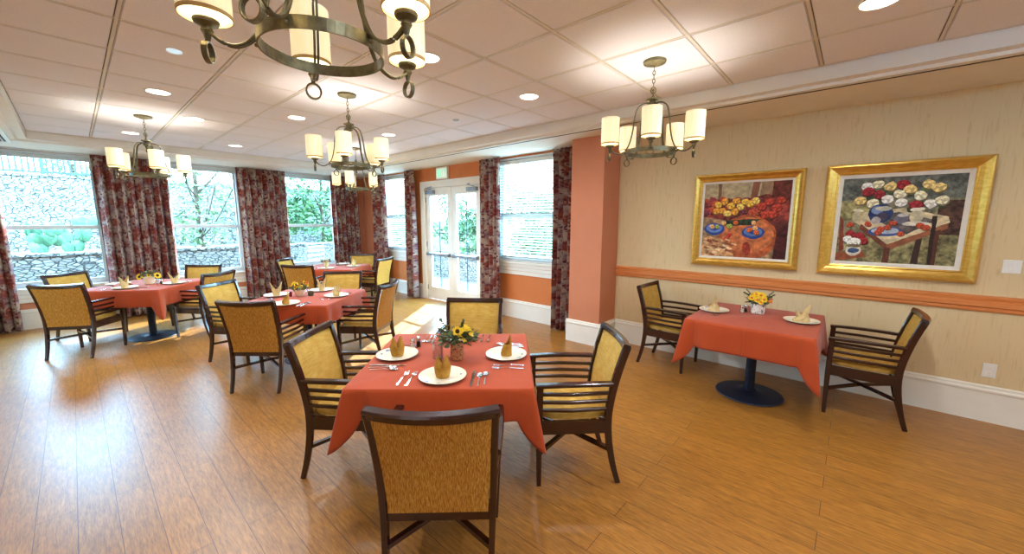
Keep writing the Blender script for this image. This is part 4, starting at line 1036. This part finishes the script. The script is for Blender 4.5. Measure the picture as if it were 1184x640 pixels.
def picture_a():
    c = Canvas(300, 280, 3); c.put(c.X > -1, (150, 118, 84), .25)
    c.poly([(0, .8), (1, .8), (1, 1), (0, 1)], (176, 156, 120)); c.poly([(.17, .8), (.21, .8), (.21, 1), (.17, 1)], (120, 88, 60)); c.poly([(.55, .72), (.63, .72), (.66, 1), (.58, 1)], (130, 84, 60)); c.poly([(.78, .3), (1, .3), (1, 1), (.80, 1)], (98, 44, 34), .3); c.poly([(.66, .8), (.80, .8), (.80, 1), (.68, 1)], (150, 120, 88))
    c.poly([(0, .55), (0, .76), (.2, .80), (.5, .78), (.75, .84), (.98, .78), (1, .5), (.7, .45), (.3, .5)], (128, 52, 42), .4)
    for _ in range(34): c.bloom(c.rs.uniform(.0, .68), c.rs.uniform(.58, .80), c.rs.uniform(.03, .05), [(148, 54, 60), (176, 74, 44), (110, 44, 54)][c.rs.randint(3)])
    for x, y in [(.18, .72), (.26, .76), (.24, .64), (.34, .70), (.40, .76), (.45, .68), (.30, .60), (.50, .74), (.38, .62), (.56, .72), (.16, .63), (.62, .76)]: c.bloom(x, y, .048, [(226, 176, 62), (236, 196, 96), (216, 150, 48)][c.rs.randint(3)])
    for x, y in [(.7, .68), (.78, .74), (.86, .66), (.74, .58), (.9, .76), (.82, .58)]: c.bloom(x, y, .055, (178, 58, 38))
    c.ell(.55, .27, .34, .30, (168, 84, 44), .2); c.ell(.55, .30, .30, .24, (190, 108, 62), .2); c.poly([(.25, .5), (.7, .52), (.6, .44), (.3, .42)], (40, 58, 40), .4)
    for x, y in [(.62, .34), (.15, .38)]: c.ell(x, y, .13, .085, (40, 66, 130)); c.ell(x, y+.012, .105, .06, (96, 126, 186)); c.ell(x, y+.02, .06, .04, (46, 70, 140))
    for x, y, k in [(.58, .38, 0), (.64, .40, 1), (.66, .34, 0), (.12, .42, 1), (.19, .42, 2), (.27, .47, 1), (.33, .42, 2), (.34, .30, 3), (.31, .25, 3), (.62, .47, 1), (.40, .47, 0)]: c.bloom(x, y, .034, [(204, 96, 40), (226, 170, 110), (150, 164, 70), (186, 50, 34)][k])
    c.poly([(0, .0), (.42, .0), (.36, .14), (.24, .25), (.08, .28), (0, .24)], (190, 140, 92), .3)
    for _ in range(26): x, y = c.rs.uniform(0, .38), c.rs.uniform(0, .24); c.poly([(x, y), (x+.07, y-.02), (x+.08, y+.0), (x+.02, y+.02)], [(222, 184, 132), (130, 70, 44), (236, 206, 160)][c.rs.randint(3)])
    c.poly([(.86, .0), (1, .0), (1, .42), (.88, .38)], (70, 26, 26), .3); c.ell(.56, .12, .05, .09, (140, 50, 30), .3)
    return c
def picture_b():
    c = Canvas(340, 270, 8); c.put(c.X > -1, (118, 112, 84), .3); c.put(c.Y > .74, (96, 98, 88), .3); c.put((c.Y > .5) & (c.Y < .72) & (c.X < .35), (150, 140, 92), .3); c.poly([(.80, .1), (1, .1), (1, .72), (.82, .72)], (74, 50, 40), .4)
    c.put(c.Y < .34, (126, 118, 80), .35)
    c.poly([(.12, .50), (.46, .22), (.92, .48), (.90, .54), (.55, .64), (.2, .6)], (206, 188, 148), .15); c.poly([(.3, .52), (.6, .34), (.82, .50), (.5, .60)], (96, 88, 84), .3); c.poly([(.2, .46), (.45, .22), (.45, .15), (.19, .40)], (112, 62, 44)); c.poly([(.45, .22), (.91, .47), (.91, .41), (.46, .15)], (146, 88, 58))
    c.poly([(.42, .0), (.48, .0), (.48, .18), (.43, .18)], (98, 54, 40)); c.poly([(.80, .0), (.85, .0), (.86, .40), (.82, .38)], (90, 50, 38)); c.poly([(.66, .0), (.72, .0), (.73, .30), (.68, .28)], (60, 40, 36)); c.poly([(.78, .55), (.82, .55), (.82, .0), (.79, .0)], (50, 34, 30)); c.poly([(.0, .0), (.28, .06), (.24, .14), (.0, .10)], (146, 78, 48)); c.poly([(.0, .56), (.04, .5), (.07, .15), (.03, .1)], (130, 60, 40))
    for _ in range(30): c.ell(c.rs.uniform(.15, .85), c.rs.uniform(.60, .86), .03, .035, (66, 78, 46), .4, 1.2)
    W = (232, 218, 178); Y_ = (226, 194, 120); RD = (150, 34, 40); WH = (238, 232, 214)
    for x, y, k in [(.22, .90, WH), (.23, .84, RD), (.33, .80, RD), (.31, .92, W), (.42, .89, Y_), (.52, .91, RD), (.17, .74, Y_), (.28, .70, W), (.40, .74, WH), (.50, .80, W), (.58, .85, Y_), (.52, .70, WH), (.66, .78, W), (.72, .90, Y_), (.80, .86, Y_), (.64, .68, RD), (.75, .68, WH), (.83, .72, W)]: c.bloom(x, y, .056, k, 1.05)
    c.ell(.36, .58, .105, .11, (40, 56, 96)); c.ell(.33, .62, .05, .05, (120, 140, 176)); c.ell(.38, .55, .05, .05, (70, 60, 80)); c.ell(.38, .64, .07, .025, (190, 184, 160))
    c.ell(.16, .55, .05, .07, (196, 180, 140)); c.ell(.16, .62, .05, .018, (230, 220, 190)); c.ell(.54, .52, .06, .06, (110, 104, 116)); c.ell(.55, .56, .05, .02, (190, 186, 176)); c.ell(.66, .54, .055, .08, (198, 186, 150)); c.ell(.66, .62, .055, .02, (232, 224, 200)); c.ell(.33, .5, .04, .04, (176, 166, 160)); c.ell(.66, .46, .11, .025, (220, 210, 190))
    c.ell(.42, .37, .15, .055, (60, 84, 142)); c.ell(.42, .38, .12, .035, (176, 186, 200))
    for x, y in [(.38, .40), (.44, .42), (.55, .35), (.48, .47), (.26, .46), (.11, .45), (.70, .44), (.74, .42), (.36, .36)]: c.bloom(x, y, .034, (186, 72, 40))
    for x, y, k in [(.12, .34, RD), (.20, .31, RD), (.23, .26, RD), (.10, .27, WH), (.17, .25, WH), (.14, .22, WH)]: c.bloom(x, y, .05, k)
    c.ell(.16, .14, .07, .07, (206, 200, 180)); c.ell(.16, .13, .05, .03, (60, 84, 120)); c.ell(.16, .19, .06, .02, (120, 100, 70))
    return c
def framed(y0, y1, z0, z1, tilt, canvas, fw_, lw_, label):
    wd, h = y1-y0, z1-z0
    root = empty('framed_painting', (XR-.004, (y0+y1)/2, z0), -PI/2); root.rotation_euler = (tilt, 0, -PI/2)
    tag(root, label, 'painting', 'gold framed still lifes')
    # local: x along the wall to the right, -y towards the room, z up
    prof = [(0, 0), (0, -.030), (.010, -.048), (.022, -.050), (fw_*.55, -.030), (fw_*.80, -.020), (fw_*.9, -.026), (fw_, -.022), (fw_, 0)]
    b = MB(); cs = [(-wd/2, 0), (wd/2, 0), (wd/2, h), (-wd/2, h)]; n = len(prof); vs = []
    for (cx, cz) in cs:
        sx = 1 if cx < 0 else -1; sz = 1 if cz == 0 else -1
        for d, y in prof: vs.append((cx+sx*d, y, cz+sz*d))
    fs = []
    for i in range(4):
        j = (i+1) % 4
        for q in range(n): q2 = (q+1) % n; fs.append((i*n+q, j*n+q, j*n+q2, i*n+q2))
    b.add(vs, fs, 0); b.build('frame', 'gold_leaf', root)
    b = MB(); i0 = fw_-.002; i1 = fw_+lw_; pr2 = [(i0, -.006), (i0, -.019), (i1-.004, -.012), (i1, -.010), (i1, -.006)]; n = len(pr2); vs = []
    for (cx, cz) in cs:
        sx = 1 if cx < 0 else -1; sz = 1 if cz == 0 else -1
        for d, y in pr2: vs.append((cx+sx*d, y, cz+sz*d))
    fs = [(i*n+q, ((i+1) % 4)*n+q, ((i+1) % 4)*n+(q+1) % n, i*n+(q+1) % n) for i in range(4) for q in range(n)]
    b.add(vs, fs, 0); b.build('liner', 'liner_white', root)
    cv = canvas; H, W = cv.h, cv.w; a0, a1, c0, c1 = -wd/2+i1, wd/2-i1, i1, h-i1
    xs = a0+(a1-a0)*(np.arange(W)/(W-1)); zs = c1-(c1-c0)*(np.arange(H)/(H-1))
    V = np.zeros((H, W, 3)); V[..., 0] = xs[None, :]; V[..., 1] = -.0085; V[..., 2] = zs[:, None]
    idx = np.arange(H*W).reshape(H, W); F = np.stack([idx[:-1, :-1], idx[1:, :-1], idx[1:, 1:], idx[:-1, 1:]], -1).reshape(-1, 4)
    back = [[a0, -.004, c0], [a1, -.004, c0], [a1, -.004, c1], [a0, -.004, c1]]
    me = bpy.data.meshes.new('canvas'); k = H*W
    me.from_pydata(V.reshape(-1, 3).tolist()+back, [], F.tolist()+[[k, k+3, k+2, k+1]]); me.materials.append(MATS['oil_canvas'])
    col = np.ones((H*W+4, 4)); c_ = np.clip(cv.im, 0, 1).reshape(-1, 3); c_ = np.where(c_ <= .04045, c_/12.92, ((c_+.055)/1.055)**2.4); col[:H*W, :3] = c_
    at = me.color_attributes.new('paint', 'FLOAT_COLOR', 'POINT'); at.data.foreach_set('color', col.astype(np.float32).ravel())
    o = bpy.data.objects.new('canvas', me); COL.objects.link(o); o.parent = root
framed(.405, 1.415, 1.130, 2.133, R(1.0), picture_a(), .082, .022, 'gold framed still life of yellow flowers and blue bowls, nearer the pillar')
framed(-.765, .248, 1.128, 2.134, R(1.0), picture_b(), .095, .032, 'gold framed still life of roses on a table, nearer the right edge')
root = empty('light_switch', (XR, -.937, 1.275), -PI/2); tag(root, 'white square light switch right of the large painting', 'switch')
MB().box(-.047, .047, -.007, 0, -.052, .052, bev=.003).build('switch_plate', 'white_plastic', root); MB().box(-.018, .018, -.012, -.006, -.034, .034, bev=.002).build('rocker', 'white_plastic', root)
root = empty('wall_outlet', (XR, -.920, .428), -PI/2); tag(root, 'white wall outlet low on the right wall above the baseboard', 'outlet')
MB().box(-.037, .037, -.006, 0, -.058, .058, bev=.003).build('outlet_plate', 'white_plastic', root)
b = MB()
for z in (-.024, .024): b.box(-.014, .014, -.0085, -.005, z-.016, z+.016, bev=.002)
b.build('socket', 'white_trim', root)

# ------------------------------------------------------------------ outside
o = MB().box(-40, 45, -30, 60, -.30, -.125).build('ground', 'concrete'); struct(o)
o = MB().box(XL-2, 4.86, YF+.2, YF+.75, 2.86, 3.06).build('sun_block_eave', 'cream_paint'); struct(o)  # unseen eave added to keep sun off the far windows
o = MB().box(XL-.4, 5.06, YB-.4, YF+.22, 2.97, 3.12).build('roof', 'cream_paint'); struct(o)
def stone_wall(name, x0, x1, y0, y1, z0, z1, label, seed):
    rs = random.Random(seed); b = MB(); nx = max(2, int((x1-x0)/.25)); ny = max(2, int((y1-y0)/.25))
    b.box(x0, x1, y0, y1, z0, z1-.06)
    along_x = (x1-x0) > (y1-y0); L = (x1-x0) if along_x else (y1-y0); p = 0
    while p < L-.05:   # uneven capstones
        w_ = min(rs.uniform(.35, .6), L-p); q = p+w_-.012; hh = rs.uniform(-.008, .012)
        if along_x: b.box(x0+p, x0+q, y0-.03, y1+.03, z1-.06, z1+hh, bev=.01)
        else: b.box(x0-.03, x1+.03, y0+p, y0+q, z1-.06, z1+hh, bev=.01)
        p += w_
    o = b.build(name, 'stacked_stone'); tag(o, label, 'wall'); return o
stone_wall('garden_wall', -6, 5.6, 11.9, 12.25, -.125, .98, 'low pale stone garden wall outside the window wall', 1)
o = MB().box(-6, 5.6, 12.25, 15.6, -.125, .86).build('planting_bed', 'earth'); struct(o)
stone_wall('retaining_wall', -7, 7, 15.6, 16.1, -.125, 2.78, 'tall stacked stone retaining wall outside the left windows', 2)
b_root = empty('garden_fence', (-7, 15.85, 2.79)); tag(b_root, 'dark slatted fence on top of the tall stone wall outside the left window', 'fence')
b = MB()
for i in range(90): b.box(i*.10, i*.10+.035, -.012, .012, .08, .92)
f_ = b.build('pickets', 'fence_paint_muntin_shade', b_root); 
b = MB().box(0, 9, -.02, .02, .04, .09); b.box(0, 9, -.02, .02, .90, .95); b.build('fence_rail', 'fence_paint_muntin_shade', b_root)
for i in range(5): MB().box(i*2.2, i*2.2+.07, -.035, .035, 0, 1.0).build('fence_post', 'fence_paint_muntin_shade', b_root)
def tree(x, y, z, h, r, n, leafmat, label, seed, trunk_h=.9, bare=0, name='tree', ls=.09):
    rs = random.Random(seed); root = empty(name, (x, y, z)); tag(root, label, 'tree' if name == 'tree' else 'bush', 'trees and bushes outside')
    b = MB(); b.tube(catmull([(0, 0, 0), (.04, .02, trunk_h*.5), (-.03, .03, trunk_h), (0, 0, h*.75)], 4), .05, 8, scale=None)
    for k in range(7+bare*3):
        a = rs.uniform(0, 2*PI); z0_ = rs.uniform(.15 if bare else trunk_h*.7, h*.6); L = r*rs.uniform(.6, 1)
        b.tube(catmull([(0, 0, z0_), (math.cos(a)*L*.4, math.sin(a)*L*.4, z0_+L*.45), (math.cos(a)*L*.9, math.sin(a)*L*.9, min(h*.97, z0_+L*(1.3 if bare else .8)))], 4), .016, 5)
    b.build('trunk', 'bark', root)
    vs = []; fs = []
    blobs = [(rs.uniform(-.55, .55)*r, rs.uniform(-.55, .55)*r, h-rs.uniform(.25, 1)*(h-trunk_h), rs.uniform(.35, .6)*r) for _ in range(12)]
    for k in range(n):
        bx, by, bz, brr = rs.choice(blobs); a = rs.uniform(0, 2*PI); ct = rs.uniform(-1, 1); st2 = math.sqrt(1-ct*ct); q = brr*rs.uniform(.55, 1)
        c = Vector((bx+q*st2*math.cos(a), by+q*st2*math.sin(a), max(.05, bz+q*ct*.9)))
        d = Vector((rs.gauss(0, 1), rs.gauss(0, 1), rs.gauss(0, .7))).normalized(); e = d.cross(Vector((rs.gauss(0, 1), rs.gauss(0, 1), rs.gauss(0, 1)))).normalized(); s_ = ls*rs.uniform(.6, 1.2)
        i0 = len(vs); vs += [c-d*s_, c+e*s_*.42, c+d*s_, c-e*s_*.42]; fs.append((i0, i0+1, i0+2, i0+3))
    b = MB(); b.add(vs, fs, 0, False); b.build('foliage', leafmat, root)
    return root
tree(5.6, 13.4, .86-.985, 5.0, 1.7, 5200, 'leaf_green', 'dense green tree outside the window nearest the room corner', 3, .5)
tree(2.35, 13.6, .86, 3.0, 1.3, 900, 'leaf_pale', 'thin branched shrub outside the middle window', 4, .4, bare=1)
tree(9.8, 7.7, -.125, 3.3, 1.6, 5200, 'leaf_green', 'leafy bush outside the window right of the doors', 5, .3, name='bush')
tree(10.4, 11.0, -.125, 3.1, 1.5, 3800, 'leaf_green', 'leafy bush outside, seen through the right glass door', 6, .3, name='bush')
tree(9.6, 14.2, -.125, 3.2, 1.6, 3800, 'leaf_pale', 'leafy bush outside, seen through the left glass door', 7, .3, name='bush')
o = MB().box(-9, 16, 16.1, 26, -.125, 1.6).build('upper_terrace', 'earth'); struct(o)
tree(-3.4, 18.4, 1.6, 2.3, 1.5, 2200, 'leaf_green', 'low bush behind the fence at the far left window', 8, .3, name='bush')
tree(.2, 18.8, 1.6, 2.4, 1.6, 2200, 'leaf_pale', 'low bush behind the fence seen right in the left window', 18, .3, name='bush')
tree(2.2, 22.5, 1.6, 3.2, 1.4, 2600, 'leaf_green', 'bush behind the stone wall outside the middle window', 9, .3, name='bush')
tree(9.4, 17.6, 1.6, 7.6, 2.4, 7000, 'leaf_green', 'added tall tree blocking the sun, behind the window nearest the corner', 10, 3.2, ls=.2)  # this and the next two trees are added to block sun at the windows
tree(4.6, 17.4, 1.6, 6.6, 2.2, 6000, 'leaf_green', 'added tall tree blocking the sun, between the middle and right windows', 20, 3.4, ls=.2)
tree(14.4, 17.4, 1.6, 7.6, 2.4, 7000, 'leaf_green', 'added tall tree blocking the sun, far beyond the corner', 22, 3.2, ls=.2)
tree(14.2, 9.6, -.125, 3.4, 1.4, 3200, 'leaf_pale', 'far bush seen above the bushes beyond the doors', 12, .4, name='bush')
stone_wall('garden_wall', 7.5, 7.8, 3.5, 14, -.125, .62, 'low stone garden wall outside the glazed doors', 6)
# prickly pears and a rock in the bed
for i, (x, y, s, lab) in enumerate([(-.55, 13.3, 1.0, 'prickly pear cactus outside at the far left window'), (-.02, 13.9, 1.1, 'prickly pear cactus outside, right one behind the left window')]):
    rs = random.Random(50+i); root = empty('prickly_pear', (x, y, .86)); tag(root, lab, 'cactus', 'prickly pears outside')
    b = MB(); pads = [((0, 0, .0), 0, 0)]
    for k in range(15):
        base, a, lv = rs.choice([p for p in pads if p[2] < 3]); az = rs.uniform(-.9, .9); yaw_ = rs.uniform(0, PI)
        T = Matrix.Translation(base) @ Matrix.Rotation(yaw_, 4, 'Z') @ Matrix.Rotation(az, 4, 'Y') @ Matrix.Diagonal((.115*s, .03*s, .17*s, 1))
        b.ball((0, 0, .9), 1.0, 14, T=T)
        tipp = (Matrix.Translation(base) @ Matrix.Rotation(yaw_, 4, 'Z') @ Matrix.Rotation(az, 4, 'Y')) @ Vector((0, 0, .29*s)); pads.append((tuple(tipp), az, lv+1))
    b.build('pads', 'cactus_green', root)
# patio chair outside the window by the corner
root = empty('patio_chair', (4.1, 10.9, -.125), R(20)); tag(root, 'metal framed patio chair outside the window near the corner', 'chair')
b = MB()
for s in (-1, 1):
    b.tube(catmull([(s*.28, .25, 0), (s*.29, .24, .60), (s*.29, .05, .68), (s*.28, -.22, .66), (s*.25, -.28, 1.12), (0, -.31, 1.16)], 5), .014, 7); b.tube([(s*.28, -.34, 0), (s*.28, -.22, .45), (s*.28, -.22, .66)], .014, 7)
b.build('chair_frame', 'steel_grey', root)
b = MB().box(-.27, .27, -.22, .25, .43, .45, bev=.005)
for z in (.62, .74, .86, .98, 1.08): b.box(-.255, .255, -.262-(z-.62)*.07, -.252-(z-.62)*.07, z-.022, z+.022)
b.build('sling', 'window_white', root)
